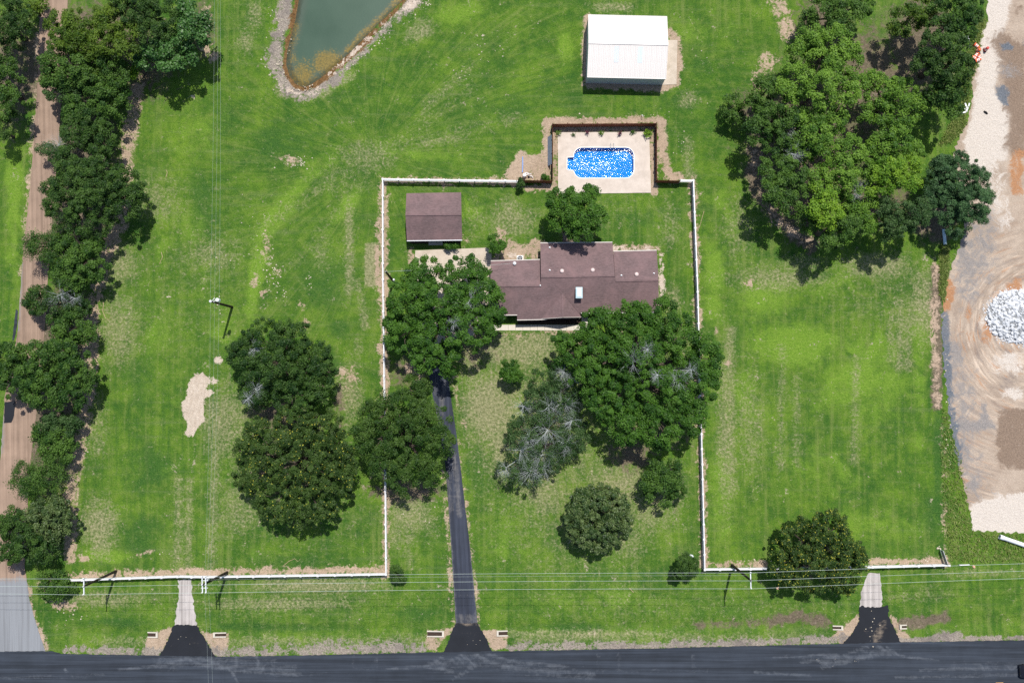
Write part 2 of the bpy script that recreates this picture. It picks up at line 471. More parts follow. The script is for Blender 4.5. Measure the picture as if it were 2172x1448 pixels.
def densify(pts, step, jit, rnd):
    out = []
    n = len(pts)
    for i in range(n):
        a, b = Vector(pts[i]), Vector(pts[(i + 1) % n])
        L = (b - a).length
        k = max(1, int(L / step))
        nr = Vector((-(b - a).y, (b - a).x)).normalized() if L > 0 else Vector((0, 0))
        for j in range(k):
            p = a.lerp(b, j / k)
            out.append(p + nr * (rnd.uniform(-jit, jit)) if j else p)
    return out
def inside(poly, X, Y):
    r = np.zeros(X.shape, bool); n = len(poly)
    for i in range(n):
        x0, y0 = poly[i]; x1, y1 = poly[(i + 1) % n]
        if y0 == y1: continue
        c = (y0 > Y) != (y1 > Y)
        r ^= c & (X < (x1 - x0) * (Y - y0) / (y1 - y0) + x0)
    return r
def segdist(pts, X, Y, closed=False):
    d = np.full(X.shape, 1e9); n = len(pts)
    for i in range(n if closed else n - 1):
        x0, y0 = pts[i]; x1, y1 = pts[(i + 1) % n]
        dx, dy = x1 - x0, y1 - y0
        t = np.clip(((X - x0) * dx + (Y - y0) * dy) / max(dx*dx + dy*dy, 1e-9), 0, 1)
        d = np.minimum(d, np.hypot(X - x0 - t * dx, Y - y0 - t * dy))
    return d
def sstep(a, b, x):
    t = np.clip((x - a) / (b - a), 0, 1); return t * t * (3 - 2 * t)

class Masks:
    """named weights painted over ground points given in picture coordinates"""
    def __init__(self, U, V, names):
        self.U, self.V = U, V
        self.d = {k: np.zeros(U.shape) for k in names}
    def _put(self, k, m, mode='max'):
        if mode == 'max': self.d[k] = np.maximum(self.d[k], m)
        else: self.d[k] = self.d[k] * (1 - m)
    def poly(self, k, pts, soft=6, s=1.0, mode='max'):
        ins = inside(pts, self.U, self.V); d = segdist(pts, self.U, self.V, True)
        sd = np.where(ins, -d, d)
        self._put(k, s * sstep(soft * 1.8, -soft * 1.2, sd), mode)
    def line(self, k, pts, w, soft=6, s=1.0, mode='max'):
        wob = (2.2 * np.sin(self.U * .083 + 2.1 * np.sin(self.V * .057)) * np.cos(self.V * .071 + 1.3 * np.sin(self.U * .041)) + 1.3 * np.sin(self.U * .31 + self.V * .27)) if w > 8 else 0
        self._put(k, s * sstep(w / 2 + soft * 2.2 + 2, max(w / 2 - soft * 1.5 - 1, 0), segdist(pts, self.U, self.V) + wob), mode)
    def blob(self, k, u, v, ru, rv=None, s=1.0, a=0.0, mode='max'):
        rv = rv or ru; ca, sa = math.cos(R(a)), math.sin(R(a))
        x, y = self.U - u, self.V - v
        q = np.hypot((x * ca + y * sa) / ru, (-x * sa + y * ca) / rv)
        self._put(k, s * sstep(1.5, .15, q), mode)
    def write(self, me, idx=None):
        for k, a in self.d.items():
            at = me.attributes.new(k, 'FLOAT', 'POINT')
            at.data.foreach_set('value', np.ascontiguousarray(a.ravel() if idx is None else a.ravel()[idx], dtype=np.float32))

def sheet(name, pts_px, z, mat, cell=1.0, jit=0.0, step=.5, paint=None, chans=(), z_skirt=-.08, kind='structure', hole=None):
    """a flat sheet with a worn outline, inner points for its weights and a skirt that closes its side"""
    rnd = random.Random(len(name) * 37 + len(pts_px) * 11 + int(abs(pts_px[0][0])))
    P = densify([W2(u, v, z) for u, v in pts_px], step, jit, rnd)
    polys = [[(p.x, p.y) for p in P]]
    if hole: polys.append(hole)
    xs = [p[0] for p in polys[0]]; ys = [p[1] for p in polys[0]]
    X, Y = np.meshgrid(np.arange(min(xs), max(xs), cell), np.arange(min(ys), max(ys), cell))
    X, Y = X.ravel(), Y.ravel()
    ok = inside(polys[0], X, Y) & (segdist(polys[0], X, Y, True) > cell * .35)
    if hole: ok &= ~inside(hole, X, Y) & (segdist(hole, X, Y, True) > cell * .35)
    pts, edges = [], []
    for pl in polys:
        b = len(pts); pts += [Vector(p) for p in pl]
        edges += [(b + i, b + (i + 1) % len(pl)) for i in range(len(pl))]
    pts += [Vector((x, y)) for x, y in zip(X[ok], Y[ok])]
    vo, eo, fo, *_ = delaunay_2d_cdt(pts, edges, [], 0, 1e-4)
    cen = np.array([[sum(vo[i][0] for i in f) / 3, sum(vo[i][1] for i in f) / 3] for f in fo])
    keep = inside(polys[0], cen[:, 0], cen[:, 1])
    if hole: keep &= ~inside(hole, cen[:, 0], cen[:, 1])
    fo = [f for f, k in zip(fo, keep) if k]
    verts = [(p[0], p[1], z) for p in vo]; faces = list(fo)
    for pl in polys:
        b = len(verts); n = len(pl)
        verts += [(x, y, z) for x, y in pl] + [(x, y, z_skirt) for x, y in pl]
        faces += [(b + i, b + (i + 1) % n, b + n + (i + 1) % n, b + n + i) for i in range(n)]
    me = bpy.data.meshes.new(name); me.from_pydata(verts, [], faces)
    me.materials.append(M[mat])
    if chans:
        a = np.array(verts); U, V = px_of(a[:, 0], a[:, 1])
        mk = Masks(U, V, chans)
        if paint: paint(mk)
        mk.write(me)
    bm = bmesh.new(); bm.from_mesh(me)
    bmesh.ops.recalc_face_normals(bm, faces=bm.faces)
    for f in bm.faces:
        if abs(f.normal.z) > .9 and f.normal.z < 0: f.normal_flip()
    bm.to_mesh(me); bm.free()
    o = bpy.data.objects.new(name, me); link(o)
    return tag(o, kind=kind)

# ================================================================== THE GROUND
POND = [(640,-60),(637,0),(630,40),(620,78),(613,104),(611,132),(618,156),(630,172),(645,178),(662,172),(680,160),(700,145),
        (722,125),(745,105),(770,80),(795,55),(822,30),(852,0),(900,-60),(930,-160),(850,-240),(720,-230),(660,-160)]
POOLDECK = [(1183,281),(1377,280),(1381,409),(1184,411)]
WFENCE = [(813,382),(813,560),(817,900),(820,1216)]
SWFENCE = [(820,1216),(640,1219),(440,1222),(380,1221),(145,1229)]
NFENCE = [(813,382),(1104,386)]
EFENCE = [(1469,385),(1478,620),(1486,920),(1493,1206)]
SEFENCE = [(1493,1206),(1750,1203),(2009,1197)]
LTREE = [(290,190),(272,300),(255,480),(215,560),(195,680),(192,800),(178,900),(150,1040),(150,1180)]

def axis(a, b, step, far):
    core = np.arange(a, b + step / 2, step)
    out = np.array([6, 14, 30, 70, 160, 400, 1000, far])
    return np.concatenate([a - out[::-1], core, core[-1] + out])
def make_ground():
    xs, ys = axis(-92, 92, .42, 3200), axis(-56, 76, .42, 3200)
    X, Y = np.meshgrid(xs, ys)
    U, V = px_of(X, Y)
    far = (np.abs(X) > 120) | (np.abs(Y) > 110)
    U = np.where(far, -9999, U)
    # relief
    Z = np.zeros(X.shape)
    ins = inside(POND, U, V); d = segdist(POND, U, V, True) * G
    Z = np.where(ins & ~far, -.34 - np.minimum(1.1, d * .30), np.where(far, 0, -.34 * sstep(2.4, 0, d)))
    ditch = sstep(22, 0, np.abs(V - (1340 - (U - 300) * .011)))
    gate = np.ones(X.shape)
    for u in (392, 988, 1852): gate *= sstep(60, 110, np.abs(U - u))
    gate *= sstep(90, 200, U)
    Z -= .22 * ditch * gate
    mk = Masks(U, V, CHANS)
    L, P, B = mk.line, mk.poly, mk.blob
    # mower tracks fan out from the gateway left of the pool
    mk.d['fan_a'] = np.mod(np.arctan2(330 - V, U - 795) + R(100), 2 * math.pi) + 0.0016 * np.hypot(U - 795, V - 330) * .3
    mk.d['fan_r'] = np.hypot(U - 795, V - 330) * G
    # --- broad greens
    B('diag', 800, 320, 420, 260); B('diag', 620, 560, 230, 220); B('diag', 1100, 130, 240, 140); B('diag', 1560, 240, 150, 200, .6)
    for a in ((705,165,70,26,1,-40),(960,30,55,26,1,-15),(790,85,50,22,.7,-35),(1330,70,200,35,.5),(1200,100,18,50,.9),(540,600,22,110,.9,8),
              (620,420,130,26,.8,-50),(730,440,60,20,.9,-55),(900,330,90,14,.7,4),(430,280,70,60,.5),(1515,590,26,90,1),(1535,480,30,100,.5),
              (1830,800,120,90,.8),(1690,730,100,70,.9),(1620,640,80,50,.7),(1530,1060,30,120,.8),(1950,800,18,180,.7),(1760,1010,90,60,.5),
              (1850,1120,140,40,.6),(30,420,22,180,.8),(230,1180,60,18,.9),(330,240,50,40,.5),(380,480,60,80,.45),(340,720,50,60,.5),(470,690,40,50,.6),
              (1290,1270,200,26,.45),(1080,1130,60,70,.4),(870,450,20,60,.5),(1000,440,30,40,.6),(1760,600,60,30,.5),(1560,850,50,70,.6)):
        B('lime', *a)
    for a in ((600,300,90,50,.8),(480,260,40,50,.7),(1080,230,70,35,.7),(1400,210,80,30,.6),(1480,140,40,60,.6),(690,600,90,70,.7),(720,690,60,30,.8),
              (820,540,20,90,.6),(430,430,40,90,.7),(300,800,40,90,.7),(310,1000,60,90,.8),(300,1140,60,60,.8),(640,1190,130,25,.8),(560,1330,180,14,.9),
              (250,1320,90,14,.9),(1350,460,60,30,.6),(1010,1000,40,80,.6),(1200,1330,130,12,.8),(1500,1290,150,30,.5),(1600,1150,60,40,.5),(1990,960,14,120,1),
              (1980,1090,30,50,.9),(1560,720,18,140,.6),(1420,450,40,30,.5),(900,1300,120,24,.6),(700,770,26,40,.8),(1190,1150,50,60,.4),(60,640,14,90,.7)):
        B('dark', *a)
    # --- straw and thin grass
    for a in ((240,560,55,60,.8),(320,420,80,60,.5),(250,700,50,90,.75),(200,900,30,90,.6),(210,1110,45,60,1),(215,1150,30,40,.9),(120,1165,30,20,.5),
              (470,890,60,90,.75),(500,1080,50,70,.5),(540,30,22,40,.7),(520,90,24,30,.7),(890,65,40,24,.8,-30),(1300,15,60,14,.8),
              (1080,740,150,36,.9),(1030,860,55,70,.85),(1000,760,30,60,.8),(1130,720,80,18,.9),(870,1085,50,50,1),(850,1130,40,40,.6),(910,1110,30,50,.5),
              (740,830,30,70,.8),(760,740,14,50,.5),(1085,470,60,40,.8),(1080,440,30,26,.7),(1010,470,30,50,.4),(1420,480,30,60,.5),(1430,640,18,50,.7),
              (1650,590,120,30,.8),(1850,560,80,26,.8),(1700,560,60,20,.7),(1960,650,30,90,.6),(1540,900,24,200,.8),(1590,900,40,150,.5),(1570,480,40,90,.5),
              (1610,380,40,80,.5),(680,1240,150,18,.75),(600,1280,160,14,.6),(210,1270,90,20,.7),(1240,1345,230,11,.9),(1150,1050,40,40,.4),(1320,1030,70,40,.6),
              (1380,1080,60,60,.45),(1330,1150,40,40,.4),(1430,1040,30,60,.5),(2080,1215,110,12,.6),(1950,1260,100,20,.4),(780,330,70,40,.6),(720,380,60,40,.4),
              (1460,210,26,22,.7),(1330,130,20,20,.3),(930,300,90,14,.5,-8),(680,530,20,60,.5),(450,540,70,40,.4),(1060,960,20,60,.4),(1690,120,20,30,.6)):
        B('dry', *a)
    for a in ((1230,1020,250,270,.46),(1100,880,150,160,.50),(1400,760,120,120,.4),(640,1000,200,240,.28),(560,1270,420,70,.26),(1500,1290,420,60,.22),(1900,620,160,120,.3),(1260,450,120,60,.25),(430,600,200,220,.18)): mk.d['dry'] = mk.d['dry'] + a[4] * sstep(1.3, .2, np.hypot((U - a[0]) / a[2], (V - a[1]) / a[3]))
    for l, w, s in (([(740,440),(742,620)],8,.8),([(760,600),(775,690)],8,.6),([(455,940),(450,1200)],14,.7),([(380,1020),(375,1210)],9,.7),([(402,1020),(398,1210)],9,.7),
                    ([(1548,700),(1552,1040)],12,.8),([(1910,640),(1908,780)],7,.8),([(1928,660),(1926,780)],6,.7),([(1890,660),(1888,760)],6,.6),([(1816,760),(1812,980)],6,.6),
                    ([(1660,740),(1655,990)],8,.5),([(1690,800),(1690,980)],6,.5),([(865,1060),(868,1190)],20,.6),([(1456,300),(1462,380)],10,.7),
                    ([(560,480),(780,330)],20,.35),([(620,560),(800,350)],16,.3),([(900,230),(1000,140)],14,.45),([(840,300),(1000,190)],22,.3),([(780,320),(1100,250)],24,.35)):
        L('dry', l, w, 6, s)
    # --- bare earth
    for l, w, s in ((LTREE, 30, .78), ([(190,690),(187,740),(175,790)],20,.7), (WFENCE, 15, .9), ([(805,470),(806,500)],18,.7), (NFENCE, 14, .75), (EFENCE, 13, .85),
                    ([(150,1222),(380,1214),(600,1211),(819,1209)],13,.8), ([(1493,1199),(1620,1196)],10,.9), ([(1850,1192),(2005,1190)],9,.8),
                    ([(1985,560),(1982,700),(1988,860)],12,.72), ([(2000,880),(2004,1180)],8,.4), ([(1160,262),(1160,380)],18,1), ([(1165,258),(1396,257)],13,1),
                    ([(1402,258),(1408,330),(1420,372),(1440,376)],17,1), ([(1176,285),(1178,408)],11,1), ([(1384,275),(1386,408)],11,1), ([(1178,274),(1384,272)],14,1),
                    ([(1120,400),(1166,396)],9,.8), ([(1245,36),(1241,178),(1410,186),(1432,178),(1438,130),(1436,92),(1420,70)],12,1), ([(1402,541),(1404,640)],14,.6),
                    ([(1302,527),(1395,526)],7,.8), ([(1310,540),(1320,532)],20,.8), ([(1060,530),(1110,540),(1140,520)],28,.9), ([(1062,500),(1070,548)],26,.8),
                    ([(85,1240),(100,1268),(125,1282),(155,1285)],13,1), ([(60,1240),(68,1310),(98,1370)],9,.9), ([(82,60),(66,360),(44,580)],7,.6),
                    ([(440,20),(430,90),(455,120)],16,.8), ([(872,535),(876,560)],12,.8), ([(984,500),(990,520)],14,.6), ([(1600,330),(1612,420),(1660,480),(1710,510)],24,.6),
                    ([(1645,-10),(1660,30),(1668,70)],34,.62), ([(1632,125),(1612,160),(1606,190)],34,.62), ([(1240,700),(1225,720)],20,.7), ([(960,800),(985,900)],8,.6), ([(968,930),(990,1080),(1016,1322)],5,.6),
                    ([(943,1000),(962,1322)],4,.6)):
        L('dirt', l, w, 5, s)
    P('dirt', [(1080,355),(1104,322),(1112,330),(1150,330),(1166,345),(1166,384),(1090,384),(1070,372)], 6)
    P('dirt', [(1060,490),(1150,540),(1150,552),(1046,552),(1046,530)], 9, .75)
    P('dirt', [(316,1346),(370,1328),(345,1380),(318,1386),(305,1388),(312,1360)], 4)
    P('dirt', [(418,1328),(440,1342),(482,1344),(486,1368),(470,1392),(452,1380)], 4)
    P('dirt', [(1020,1338),(1050,1336),(1078,1350),(1075,1372),(1045,1378)], 4)
    P('dirt', [(905,1335),(945,1332),(965,1330),(955,1340),(925,1380),(900,1378)], 4, .9)
    P('dirt', [(1822,1300),(1824,1316),(1790,1368),(1775,1360),(1760,1350),(1790,1330)], 4)
    P('dirt', [(1886,1305),(1900,1308),(1908,1330),(1932,1346),(1928,1358),(1914,1366)], 4)
    for a in ((180,1185,14,7),(620,342,20,14,.7),(565,520,12,40,.5),(540,600,16,20,.6),(560,622,12,14,.7),(648,686,12,16,.9),(590,585,12,20,.5),(640,640,10,26,.5),
              (300,1175,40,6,.6,-18),(600,335,30,10,.5),(1590,600,16,12,.7),(1520,706,8,14,.8),(1545,770,8,8,.7),(1470,590,8,8,.6),(1250,440,12,12,.4),(515,225,14,10,.4),
              (1330,700,40,60,.4),(740,800,26,40,.6),(800,990,22,30,.6),(880,790,26,34,.75),(1110,710,60,10,.6),(1180,705,70,9,.7)):
        B('dirt', *a)
    P('dry', [(776,517),(803,517),(802,606),(775,606)], 3, 1.6)
    L('dirt', [(799,522),(802,600)], 6, 3, .9)
    # --- leaf litter under the trees
    for a in ((870,790,60,40,.7),(1000,720,70,80,.6),(1340,960,60,50,.7),(1400,920,90,40,.6),(1320,760,120,90,.5),(1160,900,80,70,.4),(590,880,70,40,.8),(620,980,110,110,.6),
              (720,860,14,60,.6),(860,1040,90,30,.8),(1405,1060,40,30,.5),(1270,1110,60,70,.4),(1720,300,150,180,.9),(1850,180,110,150,.8),(1950,100,90,120,.9),(1980,460,60,60,.9),
              (1820,430,130,60,.9),(1690,420,70,80,.8),(200,120,190,130,.9),(180,300,80,100,.9),(170,480,80,120,.9),(140,700,70,120,.9),(110,900,70,180,.9),(80,1130,70,60,.7),
              (20,150,50,160,.8),(430,60,30,70,.8),(1735,1190,90,60,.6),(1225,480,50,40,.7),(1740,60,80,70,.8),(1580,230,40,60,.6),(300,130,80,50,.8)):
        B('brown', *a)
    for l, w, s in (([(1600,300),(1605,400),(1680,490),(1720,520)],30,.9), ([(2000,360),(1996,500)],20,.9), ([(1986,570),(1985,640),(1989,700),(1987,860)],4,1.0), ([(60,100),(72,190)],30,.8),
                    ([(1915,1322),(1960,1318),(2005,1308)],10,.9), ([(1640,1315),(1690,1306),(1750,1318)],16,.8), ([(1480,1328),(1640,1318)],6,.5)):
        L('brown', l, w, 8, s)
    # --- gravel shoulders and the pond bank
    L('gravel', [(140,1376),(330,1384),(640,1381),(900,1375)], 13, 7, .78); L('dry', [(200,1362),(900,1358)], 12, 6, .6); L('gravel', [(560,1374),(860,1368)], 18, 8, .65)
    L('gravel', [(1085,1372),(1400,1370),(1640,1362),(1790,1354)], 12, 6, .78); L('dry', [(1100,1356),(1700,1350)], 12, 6, .6)
    L('gravel', [(1985,1352),(2035,1348)], 12, 5, .9); L('gravel', [(1900,1358),(2200,1352)], 6, 4, .9)
    bank = [(612,-40),(606,10),(596,60),(583,110),(584,140),(598,170),(622,188),(650,193),(682,178),(712,158)]
    L('gravel', bank, 28, 10, .95); L('dirt', bank, 36, 10, .45); L('brown', [(598,20),(586,70),(575,120),(585,160)], 8, 8, .4)
    L('gravel', [(712,158),(750,122),(790,85),(830,45),(880,0),(930,-50)], 20, 7, .85)
    L('sand', [(700,160),(760,100),(830,40),(900,-10)], 9, 5, .62); L('sand', [(590,180),(640,202),(680,190)], 6, 4, .55)
    L('rust', [(634,-10),(627,40),(616,80),(609,130),(616,160),(633,178),(650,181),(688,162),(720,136),(755,104),(785,74)], 15, 5, 1.0); L('rust', [(785,74),(830,30),(870,-20)], 7, 4, .7)
    L('dry', [(590,195),(640,206),(690,196),(740,160)], 14, 6, .8)
    P('sand', [(430,790),(442,800),(437,832),(430,862),(432,890),(420,905),(412,926),(394,920),(398,900),(388,880),(388,856),(398,840),(400,815),(412,795)], 4, 1)
    for a in ((463,764,12,11),(454,806,11,11),(444,832,12,10),(425,880,8,16),(1315,135,4,4,.0)): B('sand', *a)
    L('sand', [(1402,545),(1405,600),(1404,645)], 9, 4, .8); L('sand', [(1308,530),(1320,534)], 14, 6, .7); L('sand', [(1320,529),(1392,527)], 4, 3, .55); B('sand', 1085, 540, 14, 8, .6); B('sand', 1195, 712, 10, 4, .7); B('sand', 1110, 722, 14, 5, .5)
    # tracks of pale stones
    for a in ((575,582,10,10,.5),(588,605,9,8,.5),(570,560,8,8,.45),(357,629,5,5,.6),(640,344,8,10,.55),(612,345,6,8,.5),(410,205,9,5,.5,-30),(1026,75,4,4,.6),(1145,45,4,4,.6)):
        B('sand', *a)
    # keep lawns clean of paint beyond the picture
    nx, ny = len(xs), len(ys)
    idx = np.arange(nx * ny).reshape(ny, nx)
    quads = np.stack([idx[:-1, :-1], idx[:-1, 1:], idx[1:, 1:], idx[1:, :-1]], -1).reshape(-1, 4)
    dk = np.array([W2(u, v) for u, v in POOLDECK])
    cx, cy = X.ravel()[quads].mean(1), Y.ravel()[quads].mean(1)
    drop = inside([tuple(p) for p in dk], cx, cy) & (segdist([tuple(p) for p in dk], cx, cy, True) > .6)
    quads = quads[~drop]
    me = bpy.data.meshes.new('ground')
    me.vertices.add(nx * ny)
    Z = Z + np.where(far, 0, .015 * np.sin(X * 1.3 + 2 * np.sin(Y * .7)) * np.cos(Y * 1.1) * 0)
    me.vertices.foreach_set('co', np.stack([X, Y, Z], -1).astype(np.float32).ravel())
    me.loops.add(quads.size); me.polygons.add(len(quads))
    me.loops.foreach_set('vertex_index', quads.ravel().astype(np.int32))
    me.polygons.foreach_set('loop_start', np.arange(0, quads.size, 4, dtype=np.int32))
    me.polygons.foreach_set('loop_total', np.full(len(quads), 4, dtype=np.int32))
    me.update(calc_edges=True)
    me.polygons.foreach_set('use_smooth', np.ones(len(quads), bool))
    mk.write(me)
    me.materials.append(M['lawn'])
    o = bpy.data.objects.new('ground', me); link(o); tag(o, kind='structure')
make_ground()

def pond():
    ring = [(u + (u - 740) * .03, v + (v - 20) * .05) for u, v in POND]
    P = densify([W2(u, v, -.30) for u, v in ring], 1.0, 0, RND)
    poly = [(p.x, p.y) for p in P]
    xs = [p[0] for p in poly]; ys = [p[1] for p in poly]
    X, Y = np.meshgrid(np.arange(min(xs), max(xs), .5), np.arange(min(ys), max(ys), .5)); X, Y = X.ravel(), Y.ravel()
    ok = inside(poly, X, Y) & (segdist(poly, X, Y, True) > .2)
    pts = [Vector(p) for p in poly] + [Vector(p) for p in zip(X[ok], Y[ok])]
    vo, _, fo, *_ = delaunay_2d_cdt(pts, [(i, (i + 1) % len(poly)) for i in range(len(poly))], [], 1, 1e-4)
    me = bpy.data.meshes.new('pond'); me.from_pydata([(p[0], p[1], -.30) for p in vo], [], fo)
    a = np.array([(p[0], p[1]) for p in vo]); U, V = px_of(a[:, 0], a[:, 1])
    d = np.where(inside(POND, U, V), segdist(POND, U, V, True) * G, 0)
    dep = np.clip(d * .30, 0, 1)
    alg = np.maximum.reduce([1.1 * sstep(62, 8, np.hypot((U - 695), (V - 132) * 1.3)), .9 * sstep(60, 5, np.hypot(U - 640, (V - 160))), .62 * sstep(26, 0, segdist([(626,50),(618,110),(624,150)], U, V)), .85 * sstep(16, 2, segdist([(735,106),(775,66),(815,28),(860,-20)], U, V))])
    at = me.attributes.new('algae', 'FLOAT', 'POINT'); at.data.foreach_set('value', alg.astype(np.float32))
    at = me.attributes.new('depth', 'FLOAT', 'POINT'); at.data.foreach_set('value', dep.astype(np.float32))
    me.materials.append(M['pondw'])
    o = bpy.data.objects.new('pond_water', me); link(o); tag(o, kind='structure')
pond()

# ------------------------------------------------------------------ roads and hard ground
def p_road(m):
    m.line('dust', [(340,1402),(470,1398),(620,1420)], 20, 14, .6)
    for l in ([(985,1384),(960,1400),(900,1412),(820,1418)], [(1005,1384),(1040,1404),(1120,1420),(1260,1428)], [(1030,1384),(1090,1402),(1200,1412)], [(975,1386),(1010,1410),(960,1440)], [(940,1392),(905,1410),(960,1424)],
              [(390,1394),(430,1410),(520,1424),(640,1430)], [(400,1394),(350,1410),(250,1420)], [(440,1396),(490,1420),(505,1446)], [(420,1394),(470,1412),(560,1416)], [(1840,1370),(1780,1392),(1700,1404)],
              [(1860,1370),(1910,1390),(1990,1400)], [(1880,1372),(1900,1384)], [(1830,1372),(1800,1384)], [(138,1418),(142,1424)], [(1600,1424),(1720,1432)], [(1640,1392),(1780,1388)], [(1950,1420),(2172,1414)], [(1900,1436),(2160,1430)],
              [(500,1388),(502,1412)], [(544,1390),(549,1414)], [(1470,1388),(1470,1414)]):
        m.line('dust', l, 2.6, 2.2, .8)
    m.poly('dust', [(2010,1402),(2200,1396),(2200,1420),(2012,1426)], 6, .45); m.blob('dust', 460, 1408, 110, 16, .35)
    m.line('dust', [(920,1412),(1010,1398),(1130,1420),(1250,1432)], 16, 14, .55); m.blob('dust', 1020, 1402, 80, 18, .5)
    m.blob('dust', 1880, 1380, 60, 14, .45); m.line('dust', [(1745,1412),(1800,1398),(1890,1380)], 9, 6, .75)
    m.line('dust', [(750,1388),(750,1416)], 3, 3, .6); m.line('dust', [(798,1390),(798,1416)], 3, 3, .6); m.line('dust', [(750,1416),(800,1416)], 3, 3, .5)
    m.line('dust', [(1314,1386),(1312,1416)], 5, 4, .55); m.line('dust', [(1268,1388),(1268,1416)], 6, 5, .5)
    m.line('dust', [(1100,1424),(1500,1421)], 3, 4, .5); m.line('dust', [(0,1436),(220,1432)], 3, 4, .55); m.line('dust', [(540,1431),(720,1428)], 3, 4, .45)
sheet('main_road', [(-700,1388),(-300,1386),(0,1381),(110,1380),(130,1386),(470,1392),(700,1388),(940,1382),(1080,1380),(1400,1374),(1640,1368),(1800,1364),
                    (1930,1361),(2172,1357),(2500,1352),(2900,1347),(2900,1512),(2172,1522),(1086,1532),(0,1535),(-700,1540)], .06, 'road', .42, .05, .45, p_road, ('dust',))
def p_chip(m):
    m.poly('dust', [(-80,1232),(60,1232),(110,1390),(-80,1390)], 10, 1.6)
    m.line('dust', [(44,560),(40,640),(36,700)], 5, 4, .9); m.line('dust', [(8,880),(2,960)], 6, 4, .9); m.blob('dust', 42, 1205, 14, 24, .8)
sheet('side_road', [(96,-260),(88,-60),(83,60),(79,180),(67,360),(47,560),(38,700),(10,840),(2,960),(-14,1080),(-45,1240),(-120,1383),(98,1384),(76,1320),(62,1270),(52,1200),
                    (62,1000),(80,850),(95,700),(101,600),(112,450),(124,300),(132,200),(142,60),(146,-60),(152,-260)], .035, 'chip', 1.0, .06, .45, p_chip, ('dust',))
o = sheet('asphalt_patch', [(10,852),(34,850),(30,880),(24,896),(8,897)], .045, 'flare', 1, .05, .4, None, ('dust',)); o.name = 'road_patch'
o = sheet('road_patch', [(30,722),(36,690),(38,660),(34,655),(28,700),(26,722)], .045, 'road', 1, .04, .4, None, ('dust',))
def p_dr(m):
    m.line('dust', [(925,800),(920,850),(935,900)], 5, 5, .6); m.line('dust', [(948,800),(936,850),(938,880)], 4, 5, .75)
    m.line('dust', [(962,960),(972,1040),(975,1090)], 6, 6, .75); m.line('dust', [(949,990),(958,1080)], 4, 5, .6)
    m.poly('dust', [(966,1300),(1012,1300),(1013,1324),(967,1324)], 3, .6); m.line('dust', [(966,1262),(1005,1261)], 2, 3, .5)
    m.line('dust', [(946,1000),(958,1180),(968,1322)], 2, 2, .8); m.line('dust', [(984,1000),(1000,1180),(1012,1322)], 2, 2, .7)
sheet('driveway', [(908,700),(910,795),(918,840),(933,910),(945,990),(955,1130),(962,1240),(967,1323),(1013,1323),(1004,1230),(996,1150),(986,1070),(977,990),(968,920),(956,840),(950,795),(952,700)],
      .040, 'drive', .4, .03, .5, p_dr, ('dust',))
def p_fl(m):
    m.line('dust', [(1874,1322),(1862,1345),(1858,1358)], 7, 5, .9)
    m.blob('dust', 1004, 1345, 40, 12, .42); m.blob('dust', 400, 1360, 40, 16, .38); m.blob('dust', 1850, 1340, 30, 14, .35); m.line('dust', [(968,1324),(1012,1323)], 3, 2, .9)
sheet('driveway_apron', [(964,1325),(967,1321),(1013,1321),(1018,1330),(1030,1352),(1046,1384),(938,1386),(950,1362),(958,1340)], .050, 'flare', .8, .11, .22, p_fl, ('dust',))
sheet('driveway_apron', [(366,1328),(374,1324),(418,1325),(424,1338),(436,1358),(458,1394),(335,1393),(350,1368),(362,1342)], .050, 'flare', .8, .11, .22, p_fl, ('dust',))
sheet('driveway_apron', [(1822,1288),(1828,1283),(1838,1287),(1874,1286),(1882,1282),(1886,1292),(1884,1306),(1896,1330),(1914,1368),(1780,1371),(1805,1345),(1822,1318)], .050, 'flare', .8, .11, .22, p_fl, ('dust',))
def p_g(m): m.line('dust', [(392,1230),(395,1325)], 18, 8, .6); m.line('dust', [(1852,1225),(1848,1288)], 18, 8, .6)
sheet('gravel_drive', [(377,1228),(406,1228),(407,1260),(414,1300),(417,1326),(370,1326),(374,1290),(379,1258)], .030, 'grvl', .8, .16, .35, p_g, ('dust',))
sheet('gravel_drive', [(1842,1215),(1866,1215),(1870,1240),(1871,1290),(1824,1290),(1826,1255)], .030, 'grvl', .8, .12, .35, p_g, ('dust',))
